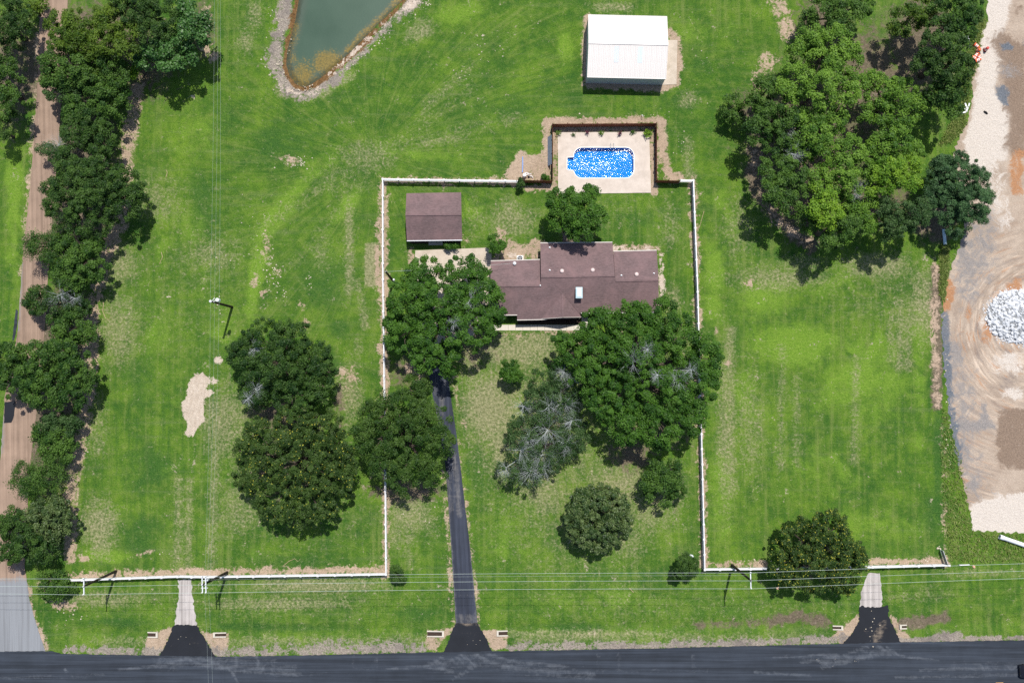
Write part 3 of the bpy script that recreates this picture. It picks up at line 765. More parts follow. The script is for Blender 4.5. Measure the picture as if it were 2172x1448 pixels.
sheet('dirt_lot', [(2080,-120),(2094,10),(2096,40),(2076,90),(2078,130),(2060,150),(2062,210),(2050,262),(2030,300),(2022,330),(2040,420),(2044,500),(2030,540),(2012,580),(2006,615),(2000,650),(1998,700),
                   (2001,760),(2008,830),(2014,880),(2022,930),(2034,990),(2046,1040),(2058,1090),(2062,1124),(2100,1126),(2172,1130),(2500,1140),(2700,400),(2500,-120)], .02, 'lot', 1.1, .28, .4,
      lambda m: (m.d.__setitem__('arc_r', np.hypot(m.U - 2200, m.V - 690) * G), m.d.__setitem__('arc_a', np.arctan2(m.V - 690, -(m.U - 2200))), m.blob('arc', 2130, 720, 150, 230, 1.0), m.line('arc', [(2030,860),(2060,1060)], 60, 30, .8), m.poly('white', [(2085,-40),(2150,-40),(2120,80),(2135,120),(2110,160),(2105,190),(2140,240),(2135,330),(2060,360),(2050,300),(2070,230),(2080,120)], 12, 1),
                 m.poly('white', [(2060,1070),(2200,1040),(2200,1130),(2062,1126)], 10, 1), m.blob('white', 2150, 665, 62, 66, 1.0), m.blob('white', 2150, 835, 40, 10, 1), m.blob('white', 2090, 690, 16, 40, .6), m.blob('white', 2140, 770, 50, 30, .6),
                 m.line('brown', [(2130,95),(2150,150),(2165,250),(2160,310)], 40, 18, .75), m.line('gray', [(2085,470),(2075,560),(2045,620)], 60, 26, .5), m.line('white', [(2100,350),(2130,470)], 30, 20, .5), m.blob('brown', 2155, 120, 28, 40, .9), m.blob('brown', 2160, 260, 20, 40, .5), m.poly('brown', [(2116,876),(2200,862),(2200,996),(2120,988)], 12, .85), m.blob('brown', 2150, 180, 34, 40, .7), m.blob('gray', 2140, 150, 30, 26, .6), m.blob('brown', 2160, 20, 16, 18, .6),
                 m.blob('blue', 2135, 100, 12, 12, 1), m.blob('blue', 2125, 195, 20, 18, .85), m.blob('blue', 2132, 212, 10, 10, 1), m.blob('blue', 2165, 90, 10, 10, .6),
                 m.line('blue', [(2004,668),(2002,740),(2014,850),(2024,930),(2034,980)], 14, 6, .8), m.line('gray', [(2022,740),(2040,860),(2056,960),(2066,1030)], 46, 20, .5),
                 m.line('gray', [(2040,500),(2040,560),(2060,600)], 30, 14, .6), m.blob('gray', 2080, 540, 60, 40, .45), m.line('gray', [(2030,905),(2110,900)], 12, 6, .8), m.blob('gray', 2085, 880, 14, 40, .7),
                 m.line('red', [(2160,600),(2120,630),(2095,690),(2090,720)], 8, 6, .85), m.line('red', [(2012,600),(2004,650)], 11, 5, 1), m.line('red', [(2160,330),(2155,400)], 16, 10, .7),
                 m.line('red', [(2060,640),(2048,690),(2050,720)], 5, 4, .6), m.blob('red', 2060, 715, 8, 10, .8), m.blob('red', 2165, 600, 14, 8, .6), m.line('red', [(2028,616),(2026,640)], 4, 4, .6)),
      ('white', 'brown', 'gray', 'blue', 'red', 'arc', 'arc_r', 'arc_a'))
sheet('concrete_pad', [(881,531),(1042,525),(1043,560),(1043,640),(1000,720),(955,735),(905,735),(885,680),(876,600)], .055, 'conc', 2.0, .02, 1.0)
sheet('barn_apron', [(1408,85),(1437,85.5),(1435,179),(1400,181)], .05, 'conc', 2.0, .02, 1.0)
sheet('patio', [(1194,486),(1232,486),(1234,530),(1193,530)], .06, 'patio', 2.0, .01, 1.0)
o = sheet('centre_line', [(2112,1447),(2128,1446.6),(2128,1450),(2112,1450)], .066, 'yellow', 1.0, .02, .3); o.name = 'road_marking'
print('ground', round(time.time() - T0, 1))

# ================================================================== BUILDINGS
UPN = Vector((0, 0, 1))
def gable_prism(mb, x0, x1, ys, yn, yr, ze_s, ze_n, zr):
    v = [(x0,ys,0),(x0,yn,0),(x0,yn,ze_n),(x0,yr,zr),(x0,ys,ze_s),(x1,ys,0),(x1,yn,0),(x1,yn,ze_n),(x1,yr,zr),(x1,ys,ze_s)]
    return mb.add(v, [(0,1,2,3,4),(9,8,7,6,5),(0,5,6,1),(1,6,7,2),(2,7,8,3),(3,8,9,4),(4,9,5,0)])
def window(parent, x, y, z, w, h, face=-1):
    f = MB()
    f.box(x-w/2-.06, x-w/2, y-.05, y+.05, z, z+h).box(x+w/2, x+w/2+.06, y-.05, y+.05, z, z+h)
    f.box(x-w/2-.06, x+w/2+.06, y-.05, y+.05, z+h, z+h+.06).box(x-.02, x+.02, y-.045, y+.045, z, z+h)
    wd = f.build('window', 'trim', parent)
    MB().box(x-w/2, x+w/2, y-.02, y+.02, z, z+h).build('pane', 'glass', wd)
    MB().box(x-w/2-.1, x+w/2+.1, y-.09, y+.09, z-.07, z).build('sill', 'trim', wd)
def vent_round(parent, p):
    m = MB(); m.lathe([(.16,-.1),(.16,.12),(.30,.14),(.32,.24),(.24,.34),(.08,.38)], 14, p)
    return m.build('roof_vent', 'trim2', parent, smooth=False)
M["trim2"] = simple('pinkish_vent', (.55, .42, .40), (.66, .54, .52), 4.0, .5, .4)

def house():
    p = .33
    P0 = W(1320, 662, 2.45); nS = Vector((0, -p, 1))
    S = lambda u, v: on_plane(u, v, P0, nS)
    root_p = W(1220, 640, 0)
    h = empty('house', root_p, 'long brick house with mauve-brown shingle roof and a blue metal chimney cap', 'house')
    off = lambda q: Vector(q) - Vector(root_p)
    g0, g1, c1, c2, e1, e2 = S(1040,607), S(1147.5,606), S(1147.5,587.7), S(1304,585), S(1305.2,596), S(1397,594)
    sp = [g0, g1, c1, c2, e1, e2, S(1396,661.5), S(1232,663), S(1226,663), S(1222,676), S(1097,677.6), S(1097,667), S(1040,667.5)]
    main = MB().slab([off(q) for q in sp], .14).build('roof', 'shingle', h)
    def north(a, b, e):
        n = Vector((0, p, 1))
        q = [on_plane(u, v, a, n) for u, v in e]
        q[0].x, q[1].x = q[0].x, q[1].x
        MB().slab([off(a), off(b), off(q[1]), off(q[0])], .14).build('roof', 'shingle', h)
        return q
    nc = north(c1, c2, [(1146,516),(1299,514.5)])
    ne = north(e1, e2, [(1301,533.5),(1393,531.5)])
    ng = north(g0, g1, [(1041,554),(1145.5,551)])
    # porch gable
    ap = S(1193, 622); fr = W(1194, 672.5, ap.z); lc = S(1148, 675.5); rc = W(1232.5, 672, 2.16); ve = S(1229, 663)
    lift = Vector((0, 0, .03))
    MB().slab([off(ap + lift), off(lc + lift), off(fr + lift)], .12).build('roof', 'shingle', h)
    MB().slab([off(ap + lift), off(fr + lift), off(rc + lift), off(ve + lift)], .12).build('roof', 'shingle', h)
    # ridge caps
    for a, b in ((g0, g1), (c1, c2), (e1, e2), (ap, fr)):
        MB().beam(off(a) + UPN * .03, off(b) + UPN * .03, .26, .05).build('ridge_cap', 'shingle', main)
    # eave trim and gutters
    for a, b in ((nc[0], nc[1]), (ne[0], ne[1]), (ng[0], ng[1])):
        MB().beam(off(a) + Vector((0, .07, -.07)), off(b) + Vector((0, .07, -.07)), .13, .13).build('gutter', 'trim', h)
    for a, b in ((S(1232,663), S(1396,661.5)), (S(1097,677.6), S(1160,676.4)), (S(1044,667.5), S(1097,667))):
        MB().beam(off(a) + Vector((0, -.07, -.07)), off(b) + Vector((0, -.07, -.07)), .13, .13).build('gutter', 'trim', h)
    MB().beam(off(fr) + Vector((0, -.04, -.05)), off(rc) + Vector((0, -.04, -.05)), .06, .16).build('fascia', 'trim', h)
    MB().beam(off(fr) + Vector((0, -.04, -.05)), off(lc) + Vector((0, -.04, -.05)), .06, .16).build('fascia', 'trim', h)
    # walls, one mesh to a wing
    def wing(x0, x1, ys, yn, rp, drop=.2):
        r = off(rp); m = MB()
        zs = r.z - p * (r.y - ys) - drop; zn = r.z - p * (yn - r.y) - drop
        gable_prism(m, x0, x1, ys, yn, r.y, zs, zn, r.z - drop)
        return m.build('wall', 'brick', h)
    yS = off(S(1320, 662)).y + .55
    yP = off(S(1130, 677)).y + 2.1
    wing(off(c1).x + .35, off(c2).x - .3, yS, off(nc[0]).y - .45, c1)
    wing(off(c2).x - .29, off(e2).x - .35, yS - .004, off(ne[0]).y - .45, e1)
    wing(off(g0).x + .35, off(c1).x + .34, yP, off(ng[0]).y - .45, g1)
    for u in (1260, 1300, 1345, 1380): window(h, off(W(u, 660, 1.2)).x, yS - .03, .95, 1.3, 1.2)
    for u in (1070, 1125, 1160): window(h, off(W(u, 665, 1.2)).x, yP - .03, .9, 1.2, 1.2)
    dx = off(W(1195, 665, 1)).x
    d = MB().box(dx-.5, dx+.5, yS-.04, yS+.03, .1, 2.15).build('door', 'cedar_dark', h)
    MB().lathe([(.03,-.02),(.045,0),(.03,.03)], 8, (dx+.4, yS-.07, 1.1)).build('handle', 'alu', d)
    for u in (1098.5, 1150, 1230.5):
        q = off(S(u, 675)); MB().box(q.x-.07, q.x+.07, q.y+.12, q.y+.26, 0, q.z-.14).build('porch_post', 'trim', h)
    # chimney
    c = S(1227.5, 622); co = off(c)
    ch = MB().box(co.x-.45, co.x+.45, co.y-.75, co.y+.75, co.z-.8, co.z+.75).build('chimney', 'brick', main)
    m = MB().box(co.x-.52, co.x+.52, co.y-.86, co.y+.86, co.z+.76, co.z+.86)
    m.add([(co.x-.52,co.y-.86,co.z+.86),(co.x+.52,co.y-.86,co.z+.86),(co.x+.52,co.y+.86,co.z+.86),(co.x-.52,co.y+.86,co.z+.86),(co.x-.3,co.y-.6,co.z+1.0),(co.x+.3,co.y-.6,co.z+1.0),(co.x+.3,co.y+.6,co.z+1.0),(co.x-.3,co.y+.6,co.z+1.0)],
          [(0,1,5,4),(1,2,6,5),(2,3,7,6),(3,0,4,7),(4,5,6,7)])
    m.build('chimney_cap', 'blue_metal', main)
    nC = Vector((0, p, 1))
    for u, v, a in ((1192,575,c1),(1257,573,c1),(1350,582,e1)): vent_round(h, off(on_plane(u, v, a, nC)))
    q = off(on_plane(1091.5, 559, g1, nC)); MB().lathe([(.15,-.1),(.15,.25),(.26,.28),(.26,.36),(.06,.46)], 12, q).build('roof_vent', 'alu', h)
    for u, v, a in ((1166,525,c1),(1166,573,c1),(1318,584,e1),(1387,580,e1)):
        q = off(on_plane(u, v, a, nC)); MB().lathe([(.16,-.06),(.13,.06),(.075,.09),(.075,.32),(.05,.32)], 10, q).build('vent_pipe', 'white', h)
    q = off(S(1146, 604)); MB().lathe([(.1,-.05),(.1,.12),(.03,.16)], 8, q + Vector((0, -.1, .05))).build('vent_pipe', 'white', h)
    # flower bed in front
    a, b = W(1098, 680, 0), W(1231, 687.5, 0)
    bed = MB().box(a.x, b.x, b.y, a.y + .9, 0, .08).build('flower_bed', 'mulch_and_shade', None); tag(bed, kind='structure')
    return h
house()

# front walk, slab by slab
wk = empty('front_walk', W(1047, 694, 0)); tag(wk, kind='structure')
_wp = Vector(W(1047, 694, 0))
sx = W(1047, 689, .05).x; ex = W(1233, 689, .05).x
n = 12; wd = (ex - sx) / n; y1, y0 = W(1100, 688.6, .05).y, W(1100, 700.5, .05).y
me = MB().box(.015, wd - .015, y0 - y1, 0, -.1, .05).mesh('walk_slab', 'walk', bevel=.008)
for i in range(n): inst('walk_slab', me, wk, (sx + i * wd - _wp.x, y1 - _wp.y + RND.uniform(-.01, .01), RND.uniform(-.006, .006)))
me = MB().box(.0, 1.05, -.95, 0, -.1, .05).mesh('walk_slab', 'walk', bevel=.008)
a = W(1233, 664, .05)
for i in range(3): inst('walk_slab', me, wk, (a.x - _wp.x + .02, a.y - _wp.y - i * .97, RND.uniform(-.004, .004)))

def barn():
    ze, zr = 3.3, 4.75
    sw, se, nw = W(1245.8,162,ze), W(1412.5,165.8,ze), W(1250,34,ze)
    ax = (se - sw); L = ax.length; rz = math.atan2(ax.y, ax.x); D = (nw - sw).length
    b = empty('barn', (sw.x, sw.y, 0), 'large white metal-roofed barn with skylights north of the pool', 'barn', rz=rz)
    MB().add([(.06,.06,0),(L-.06,.06,0),(L-.06,D-.06,0),(.06,D-.06,0),(.06,.06,ze-.08),(L-.06,.06,ze-.08),(L-.06,D-.06,ze-.08),(.06,D-.06,ze-.08),(.06,D/2,zr-.08),(L-.06,D/2,zr-.08)],
             [(0,1,5,4),(1,2,6,9,5),(2,3,7,6),(3,0,4,8,7),(4,5,9,8),(7,8,9,6)]).build('frame_wall', 'steel_wall', b)
    npan = 15; w = L / npan
    def ribbed(length, w, ribs=3, hgt=.032):
        prof = []
        for i in range(ribs):
            x = w * i / ribs
            prof += [(x, 0), (x + w/ribs*.55, 0), (x + w/ribs*.66, hgt), (x + w/ribs*.86, hgt)]
        prof.append((w, 0))
        vs = [(x, 0, z) for x, z in prof] + [(x, length, z) for x, z in prof]; k = len(prof)
        return vs, [(i, i + 1, k + i + 1, k + i) for i in range(k - 1)]
    sl = math.hypot(D / 2 + .12, zr - ze); ang = math.atan2(zr - ze, D / 2)
    vs, fs = ribbed(sl, w * .995)
    pm = MB().add(vs, fs).mesh('roof_panel', 'white_roof')
    for i in range(npan):
        inst('roof_panel', pm, b, (i * w, -.12, ze + .0), (ang, 0, 0))
        inst('roof_panel', pm, b, ((i + 1) * w, D + .12, ze + .0), (ang, 0, math.pi))
    vs, fs = ribbed(ze - .1, w * .995, 3, .03)
    wm = MB().add(vs, fs).mesh('wall_panel', 'steel_wall')
    for i in range(npan):
        inst('wall_panel', wm, b, (i * w, .045, .02), (R(90), 0, 0))
        inst('wall_panel', wm, b, ((i + 1) * w, D - .045, .02), (R(90), 0, math.pi))
    MB().beam((-.05, D/2, zr + .06), (L + .05, D/2, zr + .06), .42, .04).build('ridge_cap', 'white_roof', b)
    for x0, x1, y0, y1 in ((-.03,.03,-.15,D+.15),(L-.03,L+.03,-.15,D+.15)):
        for s in (0, 1):
            MB().beam((x0+.03, -.15 if s == 0 else D+.15, ze-.02), (x0+.03, D/2, zr+.03), .07, .16).build('rake_trim', 'white_roof', b)
    MB().beam((-.03, -.16, ze - .02), (L + .03, -.16, ze - .02), .07, .15).build('eave_trim', 'white_roof', b)
    MB().beam((-.03, D + .16, ze - .02), (L + .03, D + .16, ze - .02), .07, .15).build('eave_trim', 'white_roof', b)
    vs, fs = ribbed(sl * .47, w * .9, 3)
    km = MB().add(vs, fs).mesh('skylight', 'skylight')
    for fx in (.325, .625):
        x = fx * L; k = .44
        inst('skylight', km, b, (x, -.12 + (D/2 + .12) * k, ze + (zr - ze) * k + .03), (ang, 0, 0))
        inst('skylight', km, b, (x + w * .9, D + .12 - (D/2 + .12) * .5, ze + (zr - ze) * .5 + .03), (ang, 0, math.pi))
    d = MB().box(L-.05, L+.0, D*.3, D*.62, .03, 2.9).build('roll_door', 'white', b)
    for i in range(9): MB().box(L, L+.02, D*.3+.02, D*.62-.02, .08 + i*.31, .08 + i*.31 + .25).build('slat', 'white', d)
barn()

def shed():
    ze, zr = 2.15, 3.55
    nw, ne, rw, re, sw, se = W(862,410,ze), W(978,408,ze), W(860,456,zr), W(979,455,zr), W(863,510,ze), W(980,508.5,ze)
    root = Vector(((sw.x + se.x) / 2, (sw.y + nw.y) / 2, 0))
    s = empty('shed', root, 'detached mauve-roofed open-front shed above the concrete pad', 'shed')
    o = lambda q: Vector(q) - root
    rf = MB().slab([o(rw), o(re), o(ne), o(nw)], .12).build('roof', 'shingle', s)
    MB().slab([o(sw), o(se), o(re), o(rw)], .12).build('roof', 'shingle', s)
    MB().beam(o(rw) + UPN * .03, o(re) + UPN * .03, .26, .05).build('ridge_cap', 'shingle', rf)
    MB().beam(o(sw) + Vector((0, -.06, -.05)), o(se) + Vector((0, -.06, -.05)), .12, .12).build('gutter', 'alu', s)
    x0, x1 = o(sw).x + .3, o(se).x - .3; y0, y1 = o(sw).y + .35, o(nw).y - .35
    m = MB().box(x0, x0+.12, y0 + 1.4, y1, 0, ze).box(x1-.12, x1, y0+1.4, y1, 0, ze).box(x0+.12, x1-.12, y1-.12, y1, 0, ze).box(x0+.12, x1-.12, y0+1.4, y0+1.52, 0, ze + .3)
    m.build('wall', 'brick', s)
    for x in (x0 + .07, (x0 * .65 + x1 * .35), (x0 * .3 + x1 * .7), x1 - .07): MB().box(x-.06, x+.06, y0, y0+.12, 0, ze - .1).build('porch_post', 'alu', s)
    c = MB().box(x0 + (x1-x0)*.36, x0 + (x1-x0)*.64, y0 - .75, y0 + 1.39, 0, .05).build('floor_slab', 'walk', s)
    MB().box(x0, x1, y0 - .5, y0 + 1.38, -.02, .02).build('floor', 'mulch_and_shade', s)
    d = MB().box(x0 + 3, x0 + 4.9, y0+1.36, y0+1.4, .05, 2.1).build('door', 'cedar_dark', s)
    MB().lathe([(.03,0),(.05,.03),(.03,.06)], 8, (x0+4.7, y0+1.3, 1.05)).build('handle', 'alu', d)
shed()

# ------------------------------------------------------------------ pool
def pool():
    def arc(cx, cy, r, a0, a1, n=8): return [(cx + r * math.cos(R(a0 + (a1 - a0) * i / n)), cy - r * math.sin(R(a0 + (a1 - a0) * i / n))) for i in range(n + 1)]
    x0, x1, y0, y1, r = 1217.5, 1344, 313.5, 377, 17
    px = arc(x1 - r, y0 + r, r, 0, 90) + arc(x0 + r, y0 + r, r, 90, 180) + [(x0, 333.5), (1203.5, 334.5), (1203.5, 359), (1206, 360.5), (x0, 360.5)] + arc(x0 + r, y1 - r, r, 180, 270) + arc(x1 - r, y1 - r, r, 270, 360)
    out = [W2(u, v, .08) for u, v in px]
    sheet('pool_deck', POOLDECK, .08, 'deck', 1.2, .02, .8, hole=out, z_skirt=-.1)
    c = Vector((sum(p[0] for p in out) / len(out), sum(p[1] for p in out) / len(out), 0))
    po = empty('swimming_pool', c, 'blue swimming pool with rounded corners and a step bay', 'swimming pool')
    q = [Vector((a - c.x, b - c.y)) for a, b in out]; n = len(q)
    m = MB(); m.add([(p.x, p.y, .085) for p in q] + [(p.x, p.y, -.75) for p in q], [(i, (i+1) % n, n + (i+1) % n, n + i) for i in range(n)] + [tuple(range(n, 2*n))])
    m.build('basin', 'basin', po)
    m = MB()
    xs = [p.x for p in q]
    vo, _, fo, *_ = delaunay_2d_cdt(q, [(i, (i+1) % n) for i in range(n)], [], 1, 1e-4)
    m.add([(p[0], p[1], -.10) for p in vo], fo); m.build('water', 'poolw', po)
    # coping
    m = MB(); outer = []
    for i in range(n):
        t = (q[(i+1) % n] - q[i-1]).normalized(); nr = Vector((t.y, -t.x)); outer.append(q[i] + nr * .11)
    m.add([(p.x, p.y, .10) for p in q] + [(p.x, p.y, .10) for p in outer] + [(p.x, p.y, .02) for p in q] + [(p.x, p.y, .02) for p in outer],
          [(i, (i+1) % n, n + (i+1) % n, n + i) for i in range(n)] + [(n+i, n+(i+1) % n, 3*n+(i+1) % n, 3*n+i) for i in range(n)] + [(i, (i+1) % n, 2*n+(i+1) % n, 2*n+i) for i in range(n)])
    m.build('coping', 'coping', po)
    for k in range(3):
        a, b = W(1204, 335, 0), W(1217, 360, 0)
        w = (b.x - a.x) / 3
        MB().box(a.x - c.x + k*w, a.x - c.x + (k+1)*w, b.y - c.y, a.y - c.y, -.75, -.28 - k*.13).build('step', 'basin', po)
    for u in (1295, 1301.5):
        a = W(u, 312, 0) - c
        MB().tube([(a.x, a.y + .55, .08), (a.x, a.y + .5, .6), (a.x, a.y + .2, .85), (a.x, a.y - .1, .7), (a.x, a.y - .25, -.1), (a.x, a.y - .25, -.7)], .03, 6).build('hand_rail', 'alu', po)
pool()
print('buildings', round(time.time() - T0, 1))

# ================================================================== FENCES
POST = MB().box(-.065, .065, -.065, .065, 0, 1.42).add([(-.15,-.15,1.425),(.15,-.15,1.425),(.15,.15,1.425),(-.15,.15,1.425),(-.15,-.15,1.495),(.15,-.15,1.495),(.15,.15,1.495),(-.15,.15,1.495),(0,0,1.53)], [(0,1,5,4),(1,2,6,5),(2,3,7,6),(3,0,4,7),(4,5,8),(5,6,8),(6,7,8),(7,4,8),(3,2,1,0)]).mesh('post', 'vinyl')
def ranch_fence(label, px, first=True, last=True):
    pts = [W(u, v, .7) for u, v in px]; pts = [Vector((p.x, p.y, 0)) for p in pts]
    f = empty('rail_fence', pts[0], label, 'fence', 'white rail fences round the yard')
    for s in range(len(pts) - 1):
        a, b = pts[s], pts[s + 1]; d = b - a; L = d.length; k = max(1, round(L / 2.44)); bay = L / k; rz = math.atan2(d.y, d.x)
        rm = MB().box(.066, bay - .066, -.035, .035, -.085, .085).mesh('rail', 'vinyl', bevel=.006)
        cm = MB().box(0, bay - .004, -.085, .085, 0, .04).mesh('cap_board', 'vinyl', bevel=.008)
        for i in range(k + (1 if (s == len(pts) - 2 and last) else 0)):
            if i == 0 and s == 0 and not first: continue
            p = a + d * (i / k) - pts[0]
            inst('post', POST, f, p, (RND.uniform(-.012, .012), RND.uniform(-.012, .012), rz))
        for i in range(k):
            p = a + d * (i / k) - pts[0]
            inst('cap_board', cm, f, (p.x, p.y, 1.44), (0, RND.uniform(-.003, .003), rz))
            for z in (.28, .60, .93, 1.26): inst('rail', rm, f, (p.x, p.y, z + RND.uniform(-.012, .012)), (0, RND.uniform(-.004, .004), rz))
    return f
ranch_fence('white rail fence along the left side of the house yard', WFENCE)
ranch_fence('white rail fence along the top of the yard, left of the pool', NFENCE, first=False)
ranch_fence('white rail fence along the right side of the house yard', EFENCE)
ranch_fence('short white rail fence stub joining the wood fence right of the pool', [(1442,384.5),(1469,385)], last=False)
ranch_fence('white rail fence facing the road, left of the paved driveway', SWFENCE, first=False)
ranch_fence('white rail fence facing the road, right of the paved driveway', SEFENCE, first=False)

PICK = [MB().add([(-.068,-.009,0),(.068,-.009,0),(.068,-.009,1.74),(.03,-.009,1.78),(-.03,-.009,1.78),(-.068,-.009,1.74),(-.068,.009,0),(.068,.009,0),(.068,.009,1.74),(.03,.009,1.78),(-.03,.009,1.78),(-.068,.009,1.74)],
        [(0,1,2,3,4,5),(11,10,9,8,7,6),(0,6,7,1),(1,7,8,2),(2,8,9,3),(3,9,10,4),(4,10,11,5),(5,11,6,0)]).mesh('picket', 'cedar')]
WPOST = MB().box(-.05, .05, -.05, .05, 0, 1.86).mesh('post', 'cedar_dark')
def wood_fence(label, px, side, mat=None):
    pts = [W(u, v, .9) for u, v in px]; pts = [Vector((p.x, p.y, 0)) for p in pts]
    f = empty('wood_fence', pts[0], label, 'fence', 'cedar picket fences round the pool')
    for s in range(len(pts) - 1):
        a, b = pts[s], pts[s + 1]; d = b - a; L = d.length; rz = math.atan2(d.y, d.x)
        nrm = Vector((-d.y, d.x, 0)).normalized() * side
        k = max(1, round(L / .146)); w = L / k
        for i in range(k):
            p = a + d * ((i + .5) / k) - pts[0]
            inst('picket', PICK[0], f, (p.x, p.y, RND.uniform(-.012, .012)), (RND.uniform(-.01, .01), 0, rz), (w / .142, 1, 1))
        kp = max(1, round(L / 2.35)); bay = L / kp
        for i in range(kp + 1):
            p = a + d * (i / kp) - pts[0] + nrm * .11
            inst('post', WPOST, f, (p.x, p.y, 0), (0, 0, rz))
        rm = MB().box(0, bay, -.02, .02, -.045, .045).mesh('rail', 'cedar_dark')
        for i in range(kp):
            p = a + d * (i / kp) - pts[0] + nrm * .035
            for z in (.3, .95, 1.55): inst('rail', rm, f, (p.x, p.y, z), (0, 0, rz))
    return f
wood_fence('reddish picket fence behind the pool plants', [(1172,266.5),(1391,265)], 1)
wood_fence('reddish picket fence right of the pool, running up and down the picture', [(1391.5,266),(1392,384)], -1)
wood_fence('short picket fence right of the pool deck, meeting the white rails', [(1392.5,385),(1441,386)], 1)
wood_fence('short picket fence left of the pool deck, below the pool pump', [(1110,385),(1170,386)], 1)
wood_fence('picket fence left of the pool with a blue-grey panel leaning on it', [(1172,384),(1172,268)], 1)

a, b = W(1168, 289, .5), W(1168, 351, .5)  # bluish-grey strip beside the fence, built as a leaning panel
o = MB().add([(0,0,1.35),(-.55,0,.02),(-.55,b.y-a.y,.02),(0,b.y-a.y,1.35),(.02,0,1.35),(-.53,0,0),(-.53,b.y-a.y,0),(.02,b.y-a.y,1.35)],
             [(0,1,2,3),(7,6,5,4),(0,4,5,1),(1,5,6,2),(2,6,7,3),(3,7,4,0)]).build('leaning_panel', 'slate_panel', None, (W(1171,289,1).x - .12, a.y, 0))
tag(o, 'blue-grey panel leaning on the fence left of the pool', 'metal sheet')

# ================================================================== POLES AND WIRES
def pole(label, u, v, top_uv, h, name='utility_pole'):
    p = W(u, v, 0); q = W(*top_uv, h)
    e = empty(name, (p.x, p.y, 0), label, 'utility pole', 'dark utility poles')
    t = Vector((q.x - p.x, q.y - p.y, h))
    MB().tube([(0,0,-.05), t * .5, t], [.21, .18, .14], 10).build('pole_shaft', 'pole', e)
    return e, p, t
def crossarm(e, t, dz, half, ang=R(90), mat='alu'):
    c = t + Vector((0, 0, dz)); d = Vector((math.cos(ang), math.sin(ang), 0))
    arm = MB().beam(c - d * half, c + d * half, .14, .16).build('crossarm', mat, e)
    tips = []
    for k in (-.94, 0, .94):
        q = c + d * half * k
        MB().lathe([(.03,0),(.09,.05),(.05,.12),(.10,.18),(.05,.28)], 8, q + Vector((0,0,.08))).build('insulator', 'white', arm)
        tips.append(q + Vector((0, 0, .36)))
    return tips
def wire(name, label, a, b, sag, r=.018, n=24, group='overhead power lines'):
    a, b = Vector(a), Vector(b)
    pts = [a.lerp(b, i / n) - Vector((0, 0, 4 * sag * (i / n) * (1 - i / n))) for i in range(n + 1)]
    o = a.copy(); o.z = 0
    w = MB().tube([p - o for p in pts], r, 4).build(name, 'wire', None, o)
    return tag(w, label, 'power line', group)
pB, bB, tB = pole('dark utility pole at the road corner beside the bushes, leftmost', 246, 1210.5, (177.4, 1243), 10.3)
pC, bC, tC = pole('dark utility pole with double crossarms above the left gravel drive', 482, 1213, (432, 1239), 10.3)
pD, bD, tD = pole('dark utility pole with single crossarm left of the roadside tree', 1552.5, 1197.5, (1593.5, 1231), 10.8)
pA, bA, tA = pole('dark utility pole with transformer and lamp in the left field', 492.5, 651, (447, 639), 10.0)
pE, bE, tE = pole('short dark service pole by the fence left of the driveway oak', 834, 596, (818, 576), 9.4)
kB = crossarm(pB, tB, -.1, 1.2, R(92)); kD = crossarm(pD, tD, -.35, 1.2, R(91))
kC = crossarm(pC, tC + Vector((.28,0,0)), -.1, 1.2, R(93)); kC2 = crossarm(pC, tC - Vector((.22,0,0)), -.1, 1.2, R(93))
for k in (-.55, .5): MB().beam(tC + Vector((-.45, k, -.35)), tC + Vector((.5, k, -.35)), .09, .09).build('brace', 'alu', pC)
MB().lathe([(.2,-.5),(.22,-.45),(.22,.3),(.1,.36)], 10, tC + Vector((.15, .45, -.9))).build('cutout_box', 'alu', pC)
m = MB().lathe([(.24,-.55),(.27,-.5),(.27,.3),(.2,.36),(.08,.38)], 14, tA + Vector((.75, .28, -.85))); m.build('transformer', 'white', pA)
MB().beam(tA + Vector((.15, 0, -.6)), tA + Vector((.75, .28, -.6)), .08, .08).build('bracket', 'alu', pA)
MB().lathe([(.06,-.2),(.17,-.1),(.2,.05),(.08,.12)], 12, tA + Vector((0, 0, .12))).build('lamp_head', 'alu', pA)
MB().beam(tA + Vector((.1, .1, -.35)), tA + Vector((.45, .55, -.35)), .07, .07).build('crossarm', 'alu', pA)
MB().box(.12,.42,-.1,.16,1.1,1.8).build('meter_box', 'white', pE)
MB().lathe([(.03,0),(.06,.05),(.05,.12)], 8, tE + Vector((0, 0, 0))).build('insulator', 'alu', pE)
AB = lambda base, t: Vector((base.x, base.y, 0)) + t
lw = [W(-260, 1229 + 14.5 * i, 10.4) for i in range(3)][::-1]
rw = [W(2560, 1184 + 15 * i, 10.6) for i in range(3)][::-1]
nm = ('bottom', 'middle', 'top')
for i in range(3):
    wire('power_line', nm[i] + ' wire of the roadside line left of the corner pole', lw[i], AB(bB, kB[i]), .3)
    wire('power_line', nm[i] + ' wire of the roadside line between the two left poles', AB(bB, kB[i]), AB(bC, kC2[i]), .15)
    wire('power_line', nm[i] + ' wire of the long roadside span crossing the paved driveway', AB(bC, kC[i]), AB(bD, kD[i]), .75, n=40)
    wire('power_line', nm[i] + ' wire of the roadside line over the right-hand tree', AB(bD, kD[i]), rw[i], .5)
wire('power_line', 'thin lower wire hung below the long roadside span', AB(bC, tC) - Vector((0,-.25,2.0)), AB(bD, tD) - Vector((0,-.25,2.4)), .7, .008, 40)
nt = [W(455, -60, 10.3), W(462.5, -60, 9.6), W(467, -60, 9.2)]
sa = [AB(bA, tA) + Vector((0,0,.2)), AB(bA, tA) + Vector((.45,.5,-.3)), AB(bA, tA) + Vector((1.0,.35,-.7))]
nn = ('left', 'middle', 'right')
